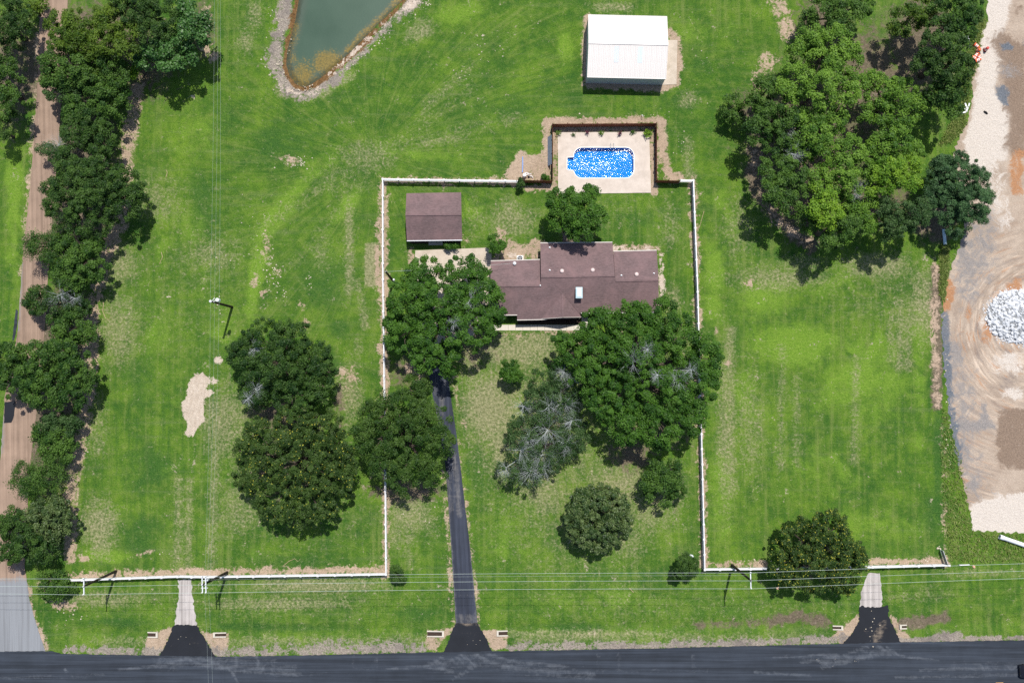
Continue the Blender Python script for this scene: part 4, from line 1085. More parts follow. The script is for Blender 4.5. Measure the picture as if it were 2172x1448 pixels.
for i in range(3):
    wire('power_line', nn[i] + ' wire running up the left field above the lamp pole', sa[i], nt[i], .35, .0065, 30)
    wire('power_line', nn[i] + ' wire from the lamp pole down to the double-arm pole', sa[i], AB(bC, tC) + Vector((.1 + .35 * i, .9, -.15 - .1 * i)), .5, .006, 30)
for i in range(2):
    wire('power_line', nn[i * 2] + ' wire crossing the main road below the double-arm pole', AB(bC, tC) + Vector((.1 + .6 * i, -.9, -.1)), W(446 + 9 * i, 1640, 10.2), .4, .006, 16)
wire('power_line', 'service wire from the short pole to the house roof', AB(bE, tE), W(1091, 558, 4.0), .8, .014, 20)
print('poles', round(time.time() - T0, 1))

# ================================================================== TREES
class Style:
    def __init__(self, mat, leaf=.30, rc=.80, n=64, dens=2.4, up=.55, flat=.8, fleck=0.0, wid=.62, spread=.25, shag=0.0):
        self.__dict__.update(locals())
        self.temp = None
    def templates(self, rng):
        if self.temp is None:
            self.temp = [self._clump(rng) for _ in range(7)]
        return self.temp
    def _clump(self, rng):
        n = self.n
        d = rng.normal(size=(n, 3)); d /= np.linalg.norm(d, axis=1)[:, None]
        d[:, 2] = np.where(d[:, 2] < -.25, -d[:, 2], d[:, 2])
        r = rng.random(n) ** .45
        if self.shag: r = r * (1 + self.shag * rng.random(n) ** 3)
        p = d * r[:, None]; p[:, 2] *= self.flat
        nr = d * .8 + rng.normal(size=(n, 3)) * .55 + np.array([0, 0, self.up])
        nr /= np.linalg.norm(nr, axis=1)[:, None]
        t = np.cross(nr, rng.normal(size=(n, 3))); t /= np.linalg.norm(t, axis=1)[:, None] + 1e-9
        b = np.cross(nr, t)
        return p, nr, t, b
LM = {
    'oak':   leafmat('oak_leaves', (.016, .064, .006), (.072, .170, .016)),
    'grove': leafmat('grove_leaves', (.045, .120, .012), (.165, .300, .034)),
    'lime':  leafmat('lime_leaves', (.065, .160, .010), (.205, .350, .026)),
    'dark':  leafmat('dark_leaves', (.013, .046, .008), (.068, .138, .022)),
    'cedar': leafmat('cedar_needles', (.022, .062, .020), (.065, .140, .045), trans=.1),
    'mag':   leafmat('waxy_leaves', (.022, .054, .012), (.105, .155, .046), spec=.35, rough=.5, trans=.1),
    'pecan': leafmat('pecan_leaves', (.014, .042, .006), (.060, .112, .020), fleck=(.44, .44, .06)),
    'elm':   leafmat('elm_leaves', (.020, .060, .008), (.076, .142, .022)),
    'hedge': leafmat('hedge_leaves', (.017, .058, .009), (.092, .182, .027)),
    'yel':   leafmat('olive_leaves', (.034, .082, .008), (.120, .195, .018)),
    'big':   leafmat('broad_leaves', (.022, .076, .015), (.080, .190, .038), spec=.4, rough=.45),
    'pur':   leafmat('purple_leaves', (.05, .008, .022), (.14, .02, .06)),
    'sage':  leafmat('grey_green_leaves', (.022, .062, .014), (.078, .145, .042)),
    'grass': leafmat('tall_grass_blades', (.085, .165, .022), (.30, .34, .11), trans=.4),
}
ST = {
    'oak':   Style('oak', .29, .80, 120, 2.85, up=.9),
    'grove': Style('grove', 0.28, .76, 112, 2.6, shag=.35, up=.9),
    'lime':  Style('lime', 0.28, .76, 112, 2.6, shag=.35, up=.9),
    'dark':  Style('dark', 0.23, .70, 127, 3.0, up=.8),
    'cedar': Style('cedar', 0.26, .62, 127, 3.6, wid=.4, up=.8),
    'mag':   Style('mag', 0.26, .58, 89, 4.6, up=.5),
    'pecan': Style('pecan', 0.25, .70, 117, 3.0, fleck=.022, up=.8),
    'pecan2': Style('pecan', 0.24, .62, 107, 3.4, fleck=.06, up=.8),
    'elm':   Style('elm', 0.24, .74, 122, 2.7, shag=.3, up=.9),
    'hedge': Style('hedge', 0.27, .72, 117, 2.8, shag=.25, up=.85),
    'yel':   Style('yel', 0.26, .74, 114, 2.8, shag=.25, up=.85),
    'big':   Style('big', 0.36, .85, 84, 2.6, shag=.4, up=.9),
    'feather': Style('hedge', 0.29, .80, 97, 2.6, wid=.32, shag=1.0, up=.9),
    'sparse': Style('sage', 0.21, .72, 94, 2.0, up=.8, shag=.3),
    'sage':  Style('sage', 0.25, .72, 109, 2.8, up=.85),
    'small': Style('oak', 0.21, .46, 97, 5.0, up=.8),
    'smalldark': Style('dark', 0.17, .40, 97, 7.0, shag=.3, up=.8),
}
def crown_arrays(lobes, st, rng):
    V, TN, FK = [], [], []
    temps = st.templates(rng); toff = rng.uniform(-.16, .22)
    full = st.mat in ('mag', 'hedge', 'dark', 'cedar', 'big', 'sage', 'yel', 'pecan'); zlow = -.5 if full else -.2
    for c, rad, rz in lobes:
        k = max(3, int(st.dens * rad * rad * (1.36 if full else 1.25) / (st.rc / .8) ** 1.0))
        for q in range(k):
            if rng.random() < .82:
                z = rng.uniform(zlow, 1.0)
                rr = math.sqrt(max(0, 1 - z * z)) if z > 0 else 1.0
                f = rng.uniform(.82, 1.03)
            else:
                z = rng.uniform(-.3, .6); rr = math.sqrt(max(0, 1 - z * z)); f = rng.uniform(.3, .75)
            a = rng.uniform(0, 2 * math.pi)
            rce = st.rc * rng.uniform(.65, 1.3)
            rad_e = max(rad - rce * .55, rad * .3)
            if rng.random() < .14: rce *= .6; f = rng.uniform(1.0, 1.22)
            p = np.array([c[0] + rad_e * rr * f * math.cos(a), c[1] + rad_e * rr * f * math.sin(a), c[2] + rz * z * f])
            P, N, T, B = temps[rng.integers(len(temps))]
            th = rng.uniform(0, 2 * math.pi); ca, sa = math.cos(th), math.sin(th)
            rot = np.array([[ca, -sa, 0], [sa, ca, 0], [0, 0, 1]])
            P2 = P @ rot.T * rce + p
            T2, B2, N2 = T @ rot.T, B @ rot.T, N @ rot.T
            n = len(P2)
            L = st.leaf * rng.uniform(.7, 1.3, n)[:, None]
            h = L * st.wid * .5
            up = N2 * (L * .10)
            V.append(np.stack([P2 - T2 * L * .5, P2 + B2 * h + up, P2 + T2 * L * .5, P2 - B2 * h + up], 1))
            base = rng.uniform(.05, .95) + toff
            TN.append(np.clip(base + rng.normal(0, .22, n), 0, 1)); FK.append((rng.random(n) < st.fleck).astype(float))
    return np.concatenate(V), np.concatenate(TN), np.concatenate(FK)
NLEAF = 0
def leaf_mesh(name, V, tn, fk, mat):
    global NLEAF
    n = len(V); NLEAF += n
    me = bpy.data.meshes.new(name)
    me.vertices.add(n * 4); me.loops.add(n * 4); me.polygons.add(n)
    me.vertices.foreach_set('co', V.reshape(-1).astype(np.float32))
    me.loops.foreach_set('vertex_index', np.arange(n * 4, dtype=np.int32))
    me.polygons.foreach_set('loop_start', np.arange(0, n * 4, 4, dtype=np.int32))
    me.polygons.foreach_set('loop_total', np.full(n, 4, dtype=np.int32))
    me.update(calc_edges=True)
    a = me.attributes.new('tint', 'FLOAT', 'POINT'); a.data.foreach_set('value', np.repeat(tn, 4).astype(np.float32))
    a = me.attributes.new('fleck', 'FLOAT', 'POINT'); a.data.foreach_set('value', np.repeat(fk, 4).astype(np.float32))
    me.materials.append(mat)
    return me
def twig(mb, p, d, ln, r, lev, rnd):
    q = Vector(p); dirn = Vector(d).normalized(); pts = [q.copy()]; rr = [r]
    k = 3
    for i in range(k):
        dirn = (dirn + Vector((rnd.uniform(-.28, .28), rnd.uniform(-.28, .28), rnd.uniform(-.12, .18)))).normalized()
        q = q + dirn * (ln / k); pts.append(q.copy()); rr.append(r * (1 - .27 * (i + 1)))
    mb.tube(pts, rr, 3, False)
    if lev:
        for i in range(1, k + 1):
            for _ in range(2 if lev > 1 else 2):
                a = Vector((rnd.uniform(-1, 1), rnd.uniform(-1, 1), rnd.uniform(-.25, .45)))
                dd = (dirn * .8 + a * .9).normalized()
                twig(mb, pts[i], dd, ln * rnd.uniform(.35, .6), rr[i] * .62, lev - 1, rnd)
def tree(name, label, style, h, lobes, twigs=(), cat='tree', group=None, gap=0.0, sprawl=.75, seed=0):
    st = ST[style]; rng = np.random.default_rng(1000 + seed + int(lobes[0][0]) * 3 + int(lobes[0][1])); rnd = random.Random(int(lobes[0][0] * 7 + lobes[0][1]))
    au = sum(l[0] * l[2] ** 2 for l in lobes) / sum(l[2] ** 2 for l in lobes)
    av = sum(l[1] * l[2] ** 2 for l in lobes) / sum(l[2] ** 2 for l in lobes)
    base = W(au, av, h * .6); base = Vector((base.x, base.y, 0))
    span = max(math.hypot(l[0] - au, l[1] - av) + l[2] for l in lobes) * G
    LW = []
    for l in lobes:
        rad = l[2] * G * .97
        rz = min(rad * sprawl, h * .5)
        dist = math.hypot(l[0] - au, l[1] - av) * G / max(span, .1)
        zc = max(h - rz - h * .42 * dist ** 1.5 + rnd.uniform(-.05, .05) * h, rz * .55 + .12 * h)
        if len(l) > 3: zc += l[3]
        p = W(l[0], l[1], zc + rz * .4)
        LW.append((np.array([p.x - base.x, p.y - base.y, zc]), rad, rz))
    e = empty(name, base, label, cat, group)
    V, tn, fk = crown_arrays(LW, st, rng)
    link(bpy.data.objects.new('crown', leaf_mesh('crown', V, tn, fk, LM[st.mat])), e)
    # trunk and limbs
    m = MB(); r0 = max(.05, .028 * span + .022 * h)
    fork = Vector((rnd.uniform(-.2, .2), rnd.uniform(-.2, .2), h * .28))
    m.tube([(0, 0, -.05), (fork.x * .4, fork.y * .4, h * .06), fork], [r0 * 1.5, r0 * 1.08, r0 * .85], 8)
    for c, rad, rz in LW:
        t = Vector(c) - Vector((0, 0, rz * .1)); mid = fork.lerp(t, .5) + Vector((rnd.uniform(-.3, .3), rnd.uniform(-.3, .3), h * .05)) * min(1, rad / 2)
        m.tube([fork, mid, t], [r0 * .6, r0 * .4, r0 * .15], 6, False)
        for _ in range(4):
            a = rnd.uniform(0, 6.28); q = t + Vector((math.cos(a) * rad * .7, math.sin(a) * rad * .7, rz * rnd.uniform(-.1, .3)))
            m.tube([mid.lerp(t, .6), t.lerp(q, .5) + Vector((0, 0, .1 * rad)), q], [r0 * .15, r0 * .10, r0 * .04], 4, False)
    m.build('trunk', 'bark', e, smooth=True)
    for tw in twigs:
        u, v, r = tw[:3]
        near = min(LW, key=lambda q: (q[0][0] - (W(u, v, q[0][2]).x - base.x)) ** 2 + (q[0][1] - (W(u, v, q[0][2]).y - base.y)) ** 2)
        z = near[0][2] + near[2] * 1.08
        c = W(u, v, z); c = Vector((c.x - base.x, c.y - base.y, z)); rr = r * G
        tm = MB()
        org = c + Vector((rnd.uniform(-.3, .3) * rr, rr * .3, -rr * .5))
        for k in range(15):
            a = rnd.uniform(0, 2 * math.pi)
            d = Vector((math.cos(a), math.sin(a) - .35, rnd.uniform(.25, .8)))
            twig(tm, org, d, rr * rnd.uniform(.7, 1.1), .026, 2, rnd)
        tm.tube([fork.lerp(org, .55) - Vector((0, 0, .5)), fork.lerp(org, .8) - Vector((.15, .1, .15)), org], [.07, .055, .04], 5, False)
        tm.build('dead_branch', 'dead', e)
    return e

TREES = [
 # --- the house yard
 ('oak_tree', 'big spreading oak covering the driveway end, left of the house', 'oak', 11.0,
  [(905,580,42),(985,588,48),(870,640,52),(938,640,56),(1022,640,50),(855,705,46),(930,708,56),(1000,695,50),(945,765,38),(900,758,34),(1052,668,28),(880,590,30),(1015,585,30),(832,690,22)], [(1000,640,22),(960,690,18),(1010,610,14)]),
 ('oak_tree', 'round oak between the pool deck and the back of the house', 'oak', 8.5,
  [(1192,430,34),(1248,425,32),(1185,465,30),(1262,462,30),(1225,450,42),(1238,492,24),(1207,402,12),(1205,485,22),(1250,405,16)], []),
 ('oak_tree', 'huge broad oak overhanging the right front corner of the house', 'oak', 11.5,
  [(1275,695,46),(1350,672,40),(1402,668,40),(1208,745,42),(1280,760,58),(1352,745,58),(1440,715,55),(1492,750,42),(1470,815,58),(1392,832,64),(1302,840,60),(1335,900,48),(1402,912,44),(1462,885,42),(1252,800,40),(1510,790,24),(1190,720,20),(1320,690,36),(1240,715,30)],
  [(1345,775,32),(1440,812,28),(1472,790,20),(1395,800,18),(1375,745,16)]),
 ('half_dead_tree', 'half-dead tree with grey bare twigs touching the huge oak', 'sparse', 7.0,
  [(1155,815,38),(1195,830,40),(1130,850,30),(1180,865,40),(1225,830,26),(1150,840,36)], [(1168,872,34),(1200,866,34),(1215,810,26),(1112,870,26),(1195,795,22)]),
 ('half_dead_tree', 'larger half-dead tree with many grey twigs in the front lawn', 'sparse', 7.0,
  [(1130,905,44),(1195,915,52),(1165,950,50),(1110,950,44),(1090,990,36),(1135,1000,38),(1220,935,34),(1105,905,30)],
  [(1160,925,40),(1150,975,34),(1095,965,30),(1125,1010,34),(1200,950,28),(1160,1005,30),(1130,940,24),(1210,900,24),(1075,1000,24)]),
 ('young_tree', 'small young tree alone in the front lawn below the walk', 'small', 4.2, [(1082,775,20),(1072,793,16),(1094,796,17),(1082,800,17)], []),
 ('young_tree', 'small dark tree on the lawn right below the huge oak', 'hedge', 6.0, [(1388,1000,28),(1425,1002,30),(1402,1042,34),(1434,1040,24),(1372,1025,20),(1405,1020,34)], []),
 ('magnolia_tree', 'dome-shaped olive tree with waxy leaves in the front lawn', 'mag', 7.0, [(1268,1098,58),(1238,1075,38),(1300,1072,38),(1240,1128,38),(1302,1122,38),(1270,1145,32),(1268,1050,26),(1222,1100,28),(1318,1100,26)], []),
 ('cedar_tree', 'small ragged cedar by the front corner of the right rail fence', 'smalldark', 4.6, [(1455,1200,20),(1445,1215,16),(1468,1195,16),(1455,1185,14),(1470,1212,12),(1437,1222,10)], []),
 ('round_bush', 'round dark bush at the front corner of the left rail fence', 'smalldark', 2.4, [(843,1219,18),(838,1208,12),(848,1228,12)], [], 'shrub'),
 ('elm_tree', 'wide elm growing through the left rail fence beside the driveway', 'elm', 9.5,
  [(880,828,38),(800,868,44),(850,888,56),(915,885,42),(798,932,50),(868,950,64),(930,940,36),(860,1008,44),(912,1000,34),(815,985,34),(775,905,30)], []),
 ('live_oak', 'dark dense oak with grey twigs in the left field, upper of two', 'dark', 8.5,
  [(560,722,48),(612,718,44),(520,758,42),(590,780,58),(655,760,48),(678,820,36),(620,838,48),(545,820,46),(505,735,28),(690,790,24)], [(545,832,22),(535,742,20),(525,850,18)]),
 ('pecan_tree', 'big round tree with yellow-flecked leaves in the left field', 'pecan', 9.5,
  [(620,902,46),(680,912,46),(560,942,54),(640,980,72),(705,958,46),(535,1008,46),(590,1058,54),(660,1062,56),(712,1018,40),(520,960,32),(625,1095,30),(740,985,26)], []),
 ('young_tree', 'small tree at the corner of the concrete pad behind the house', 'small', 4.0, [(1050,512,18),(1042,524,14),(1062,522,13),(1052,532,10)], []),
 ('roadside_tree', 'round dark tree with olive flecks over the right roadside fence', 'pecan2', 7.5,
  [(1765,1122,40),(1700,1148,48),(1762,1162,58),(1808,1182,36),(1668,1195,38),(1730,1212,48),(1790,1218,42),(1680,1225,28),(1830,1195,20)], []),
 ('green_shrub', 'green shrub growing under the front eave of the shed', 'small', 1.7, [(955,521,9),(946,523,7),(965,521,7)], [], 'shrub'),
 ('vine_shrub', 'small dark shrub where white rails meet the wood fence', 'smalldark', 1.9, [(1105,384,8),(1103,394,8),(1107,390,7)], [], 'shrub'),
 ('low_bush', 'low green bush outside the picket fence near the pool pump', 'small', .9, [(1154,376,6),(1160,378,4)], [], 'shrub'),
 # --- hedgerow on the left
 ('hedgerow_tree', 'olive-yellow tree beside the top end of the brown side road', 'yel', 9.5, [(128,50,38),(165,55,40),(130,85,30),(190,95,40),(165,85,34)], []),
 ('hedgerow_tree', 'olive-yellow tree at the upper left, inside the wood', 'yel', 10.0, [(235,45,44),(225,85,38),(270,70,34),(200,130,30),(262,100,26)], []),
 ('hedgerow_tree', 'dark tree at the top edge, middle of the upper left wood', 'dark', 10.5, [(290,15,44),(340,30,44),(260,5,34),(320,65,34)], []),
 ('hedgerow_tree', 'bright broad-leaved tree at the right end of the upper left wood', 'big', 9.0, [(412,45,34),(425,75,26),(390,20,26),(395,70,26)], []),
 ('hedgerow_tree', 'blue-green broad-leaved tree overhanging the field, upper left', 'big', 8.5, [(368,100,42),(330,105,34),(395,120,30),(350,130,24),(305,120,26)], []),
 ('lime_shrub', 'small lime-green shrub at the lower edge of the upper left wood', 'lime', 5.0, [(290,145,17),(296,128,12),(285,158,10)], [], 'shrub'),
 ('hedgerow_tree', 'leafy green tree over the side road, below the olive-yellow one', 'hedge', 8.5, [(115,125,36),(150,145,42),(110,160,30),(185,165,34)], []),
 ('hedgerow_tree', 'dark green tree in the upper left wood, just above the gap', 'hedge', 8.0, [(230,140,38),(250,165,28),(205,185,30)], []),
 ('hedgerow_tree', 'grey-green tree leaning over the side road, left of the gap', 'sage', 7.0, [(120,185,34),(150,190,32),(105,165,24)], []),
 ('hedgerow_tree', 'wide green tree on the field edge below the upper wood', 'hedge', 7.5, [(175,215,44),(225,215,42),(245,195,28),(160,240,30)], []),
 ('hedgerow_tree', 'dark compact tree on the field edge, third below the upper wood', 'dark', 7.5, [(165,280,40),(205,290,40),(150,265,28),(225,305,28),(190,255,30)], []),
 ('half_dead_tree', 'small shrubby tree with grey twigs beside the side road', 'sparse', 4.5, [(100,325,24),(130,330,26),(115,318,24),(90,318,16)], [(118,312,26),(145,318,20)], ),
 ('hedgerow_tree', 'largest dark round tree of the left hedgerow', 'dark', 10.0,
  [(200,395,62),(150,380,48),(255,395,46),(130,430,44),(190,450,52),(250,435,42),(210,350,40),(275,410,26),(140,340,30),(110,400,28)], []),
 ('hedgerow_tree', 'spiky green tree reaching over the side road below the largest tree', 'feather', 7.0, [(95,520,36),(75,515,26),(60,530,20),(120,500,32),(100,545,26)], []),
 ('hedgerow_tree', 'dark green tree right beside the spiky one', 'hedge', 7.5, [(160,510,40),(190,520,28),(140,540,32),(175,555,42),(205,575,28),(150,590,36),(120,580,24)], []),
 ('half_dead_tree', 'dark tree with a grey bare top halfway down the hedgerow', 'dark', 6.5, [(80,635,32),(110,650,32),(65,650,22),(150,640,34),(170,650,24)], [(122,632,28),(150,638,22)]),
 ('hedgerow_tree', 'small green tree below the one with the grey bare top', 'hedge', 6.0, [(150,695,36),(178,705,26),(125,690,28),(140,720,26)], []),
 ('hedgerow_tree', 'broad round-topped tree across the side road, mid left edge', 'hedge', 8.5,
  [(60,775,56),(110,775,52),(155,790,46),(30,800,44),(90,820,48),(140,835,40),(170,810,30),(10,760,36),(130,745,30)], []),
 ('hedgerow_tree', 'pale broad-leaved shrub below the broad round-topped tree', 'sage', 5.0, [(115,890,28),(135,905,26),(150,890,24),(100,900,22)], [], 'shrub'),
 ('hedgerow_tree', 'dark green shrub between the pale shrub and the feathery tree', 'hedge', 5.0, [(100,945,32),(125,935,28),(140,960,26),(85,920,24)], [], 'shrub'),
 ('feathery_tree', 'feathery spreading tree reaching over the side road, lower left', 'feather', 6.0, [(85,1010,40),(50,1005,28),(110,1020,34),(60,1035,26),(120,985,26),(35,1020,18)], []),
 ('hedgerow_tree', 'glossy round-headed tree at the lower end of the hedgerow', 'mag', 6.0, [(100,1095,42),(125,1110,34),(75,1090,26),(105,1130,32),(125,1085,26)], []),
 ('hedgerow_tree', 'dark tree at the left edge beside the glossy one', 'dark', 6.5, [(40,1130,46),(20,1110,36),(60,1160,38),(95,1165,34),(15,1165,34)], []),
 ('corner_bush', 'rounded green bush at the corner of the two roads', 'hedge', 3.2, [(112,1230,24),(135,1240,24),(100,1250,22),(120,1255,24),(90,1222,14)], [], 'shrub'),
 ('roadside_tree', 'dark tree in the top left corner, left of the side road', 'dark', 9.0, [(10,40,46),(40,60,24),(0,90,40),(30,20,30)], []),
 ('roadside_tree', 'dark tree left of the side road, second from the top', 'hedge', 8.0, [(5,170,36),(20,205,26),(0,220,34),(15,140,24)], []),
 ('roadside_tree', 'small dark tree at the left edge, lowest left of the side road', 'dark', 6.0, [(0,270,24),(5,290,18)], []),
 ('roadside_shrub', 'pale yellowish shrub at the top of the side road', 'yel', 4.0, [(65,22,22),(45,30,16),(85,10,22)], [], 'shrub'),
 # --- the grove on the right
 ('grove_tree', 'dark tree at the top edge above the grove, left of the gap', 'hedge', 8.4, [(1750,15,36),(1800,25,37),(1830,10,30),(1720,40,23),(1775,45,30)], []),
 ('grove_tree', 'dark olive tree in the top right corner beside the dirt lot', 'yel', 8.5, [(1930,35,36),(1910,55,23),(1960,20,34)], []),
 ('grove_tree', 'dark tree at the top right edge overhanging the dirt lot', 'hedge', 10.9, [(2020,25,46),(2060,20,34),(1995,60,34),(2050,60,28)], []),
 ('grove_tree', 'blue-green tree beside the orange drums', 'dark', 13.3, [(1990,100,37),(2030,100,32),(1970,130,30),(2010,145,37),(2045,140,27)], []),
 ('grove_tree', 'dark tree below the orange drums, left of white boards', 'hedge', 10.0, [(2010,190,36),(2040,180,28),(1985,205,28),(2020,225,28),(2000,165,25)], []),
 ('grove_tree', 'light green tree at the upper left of the grove', 'grove', 10.0, [(1725,80,36),(1770,85,39),(1700,110,34),(1745,130,44),(1800,125,36),(1810,105,21)], []),
 ('grove_tree', 'light green tree in the upper middle of the grove', 'grove', 12.1, [(1690,170,41),(1740,185,41),(1790,190,37),(1820,180,27),(1665,200,30)], []),
 ('grove_tree', 'fresh green tree right of centre in the upper grove', 'grove', 9.8, [(1870,190,41),(1910,200,41),(1945,225,28),(1860,240,39),(1910,250,36),(1850,170,25)], []),
 ('grove_shrub', 'small dark bush at the left tip of the grove', 'hedge', 4.0, [(1555,220,24),(1560,250,20),(1545,240,16)], [], 'shrub'),
 ('grove_tree', 'small dark tree between the left tip and the grove', 'hedge', 8.4, [(1620,190,30),(1605,215,23),(1640,175,20)], []),
 ('grove_tree', 'green tree on the left side of the grove', 'hedge', 10.6, [(1640,250,39),(1680,260,39),(1610,275,30),(1650,300,37)], []),
 ('grove_tree', 'tree with a bare grey limb in the middle of the grove', 'grove', 10.0, [(1720,260,41),(1765,250,36),(1700,310,36),(1750,320,39),(1730,290,36)], [(1685,300,30),(1690,330,24)]),
 ('grove_tree', 'dark green tree on the lower left side of the grove', 'hedge', 11.4, [(1650,360,39),(1690,380,39),(1640,400,30),(1670,425,32)], []),
 ('grove_tree', 'green tree in the centre of the grove', 'grove', 10.9, [(1800,320,39),(1790,370,37),(1750,380,39),(1830,350,28)], []),
 ('grove_tree', 'lime-green tree at the lower middle of the grove', 'lime', 11.9, [(1745,420,32),(1760,455,30),(1735,450,25)], []),
 ('grove_tree', 'dark green tree at the lowest point of the grove', 'hedge', 10.0, [(1715,465,30),(1775,490,32),(1760,515,20),(1800,470,30)], []),
 ('grove_tree', 'tree with a pale fallen limb on its crown, lower grove', 'grove', 9.4, [(1820,420,39),(1850,450,36),(1830,470,32),(1790,430,28)], [(1820,408,24)]),
 ('grove_tree', 'bright green tree left of the juniper', 'lime', 11.4, [(1890,360,36),(1925,350,30),(1870,390,32),(1930,390,28)], []),
 ('grove_tree', 'green tree between the upper grove and the bright one', 'grove', 9.2, [(1870,310,36),(1910,300,32),(1940,320,25)], []),
 ('grove_tree', 'grey-green tree at the lower right of the grove', 'sage', 10.5, [(1900,445,37),(1940,455,36),(1910,480,28),(1880,490,25),(1960,435,23)], []),
 ('juniper_tree', 'dense dark juniper at the edge of the dirt lot', 'cedar', 8.5,
  [(2035,380,54),(2000,370,36),(2075,380,34),(2020,430,46),(2065,425,42),(2000,350,26),(2035,470,34),(2080,455,24),(1990,410,30),(2095,415,16),(2030,340,26)], []),
]
for t in TREES:
    tree(t[0], t[1], t[2], t[3], t[4], t[5], *(t[6:7] or ('tree',)), group={'g': 'trees of the grove', 'h': 'trees of the left hedgerow'}.get(t[0][0]) if t[0] in ('grove_tree', 'hedgerow_tree') else None)
print('trees', round(time.time() - T0, 1), 'leaves', NLEAF)

# ================================================================== SMALL THINGS
def bed_plant(label, u, v, r, h, mat, n=60, leaf=.16, name='bed_plant'):
    p = W(u, v, h * .5); rng = np.random.default_rng(int(u))
    e = empty(name, (p.x, p.y, 0), label, 'plant', 'plants along the pool fence')
    st = Style(mat, leaf, r * G * .8, n, 1, shag=.5, wid=.35); P, N, T, B = st._clump(rng)
    P = P * np.array([r * G, r * G, h * .5]) + np.array([0, 0, h * .55])
    L = leaf * rng.uniform(.8, 1.4, len(P))[:, None]
    V = np.stack([P - T * L, P + B * L * .3, P + T * L, P - B * L * .3], 1)
    link(bpy.data.objects.new('foliage', leaf_mesh('foliage', V, rng.random(len(P)), np.zeros(len(P)), LM[mat])), e)
    m = MB()
    for k in range(5):
        a = k * 1.26; m.tube([(0,0,0), (math.cos(a)*r*G*.3, math.sin(a)*r*G*.3, h*.4), (math.cos(a)*r*G*.6, math.sin(a)*r*G*.6, h*.7)], [.02,.015,.008], 4, False)
    m.build('stem', 'bark', e)
    return e
bed_plant('loose pale-leaved plant at the left end of the pool bed', 1184, 283, 8, .7, 'grove', 50)
bed_plant('small green plant, second from the left in the pool bed', 1216, 285, 5, .5, 'oak', 40, .13)
e = bed_plant('purple-leaved plant, the left one of the two in the pool bed', 1246, 281, 5, .8, 'pur', 50, .13)
bed_plant('green upright plant between the two purple ones in the pool bed', 1275, 283, 6, .7, 'grove', 60, .14)
e2 = bed_plant('purple-leaved plant in a pale pot, right one in the pool bed', 1315, 283, 6, .8, 'pur', 50, .13)
MB().lathe([(.14,0),(.20,.3),(.23,.32),(.2,.33)], 12).build('pot', 'terracotta', e2, (0, -.12, .08))
bed_plant('star-shaped green plant near the right end of the pool bed', 1342, 281, 6, .5, 'oak', 44, .18)
bed_plant('large lime-green leafy plant in the right corner of the pool bed', 1375, 283, 9, .9, 'lime', 80, .24)

def ac_unit():
    p = W(1103, 549, 0)
    e = empty('air_conditioner', (p.x, p.y, 0), 'square air conditioner with round black fan behind the house', 'air conditioner')
    MB().box(-.62,.62,-.55,.55,0,.1).build('pad', 'walk', e)
    MB().box(-.42,.42,-.42,.42,.1,.85).build('cabinet', 'white', e, bevel=.03)
    MB().lathe([(.34,.86),(.36,.87),(.36,.9),(.30,.9)], 18).build('fan_guard', 'black', e)
    m = MB()
    for k in range(4):
        a = k * math.pi / 2; m.beam((0,0,.91), (.26*math.cos(a), .26*math.sin(a), .91), .06, .012)
    m.build('fan_blade', 'alu', e)
ac_unit()
def culvert(label, u0, u1, v0, v1, closed_right, deep=True):
    a, b = W(u0, v1, 0), W(u1, v0, 0)
    e = empty('culvert_end', ((a.x + b.x) / 2, (a.y + b.y) / 2, 0), label, 'culvert', 'concrete culvert ends along the road')
    L, D = (b.x - a.x) / 2, (b.y - a.y) / 2; w = .16
    MB().slab([(-L, -D, .12 if closed_right else .30), (L, -D, .30 if closed_right else .12), (L, -D+w, .30 if closed_right else .12), (-L, -D+w, .12 if closed_right else .30)], .5).build('wing_wall', 'walk', e)
    MB().slab([(-L, D-w, .12 if closed_right else .30), (L, D-w, .30 if closed_right else .12), (L, D, .30 if closed_right else .12), (-L, D, .12 if closed_right else .30)], .5).build('wing_wall', 'walk', e)
    x = L if closed_right else -L; s = -1 if closed_right else 1
    MB().box(min(x, x+s*.3), max(x, x+s*.3), -D+w+.003, D-w-.003, -.2, .304).build('head_wall', 'walk', e)
    MB().box(-L+.05, L-.05, -D+w, D-w, -.2, .03).build('channel', 'mulch_and_shade', e)  # dark floor colour stands in for the shade of a sunken channel
    MB().lathe([(.01,0),(D-w-.08,0),(D-w-.06,.02)], 14).build('pipe_mouth_shade', 'dark', e, (x + s*.34, 0, .1)).rotation_euler = (0, R(90), 0)  # flat near-black disc, the shade inside the pipe put into colour
culvert('concrete culvert end left of the left black driveway apron', 313, 336, 1339, 1351, True)
culvert('concrete culvert end right of the left black driveway apron', 453, 480, 1340, 1350.5, False)
culvert('longest concrete culvert end, left of the middle driveway apron', 906, 942, 1336.5, 1349.5, True)
culvert('concrete culvert end right of the middle driveway apron', 1053.5, 1077, 1336, 1348, False)
culvert('concrete culvert end left of the right black driveway apron', 1766, 1787, 1325.5, 1335, True)
culvert('concrete culvert end right of the right black driveway apron', 1907, 1923, 1323.5, 1333, False)

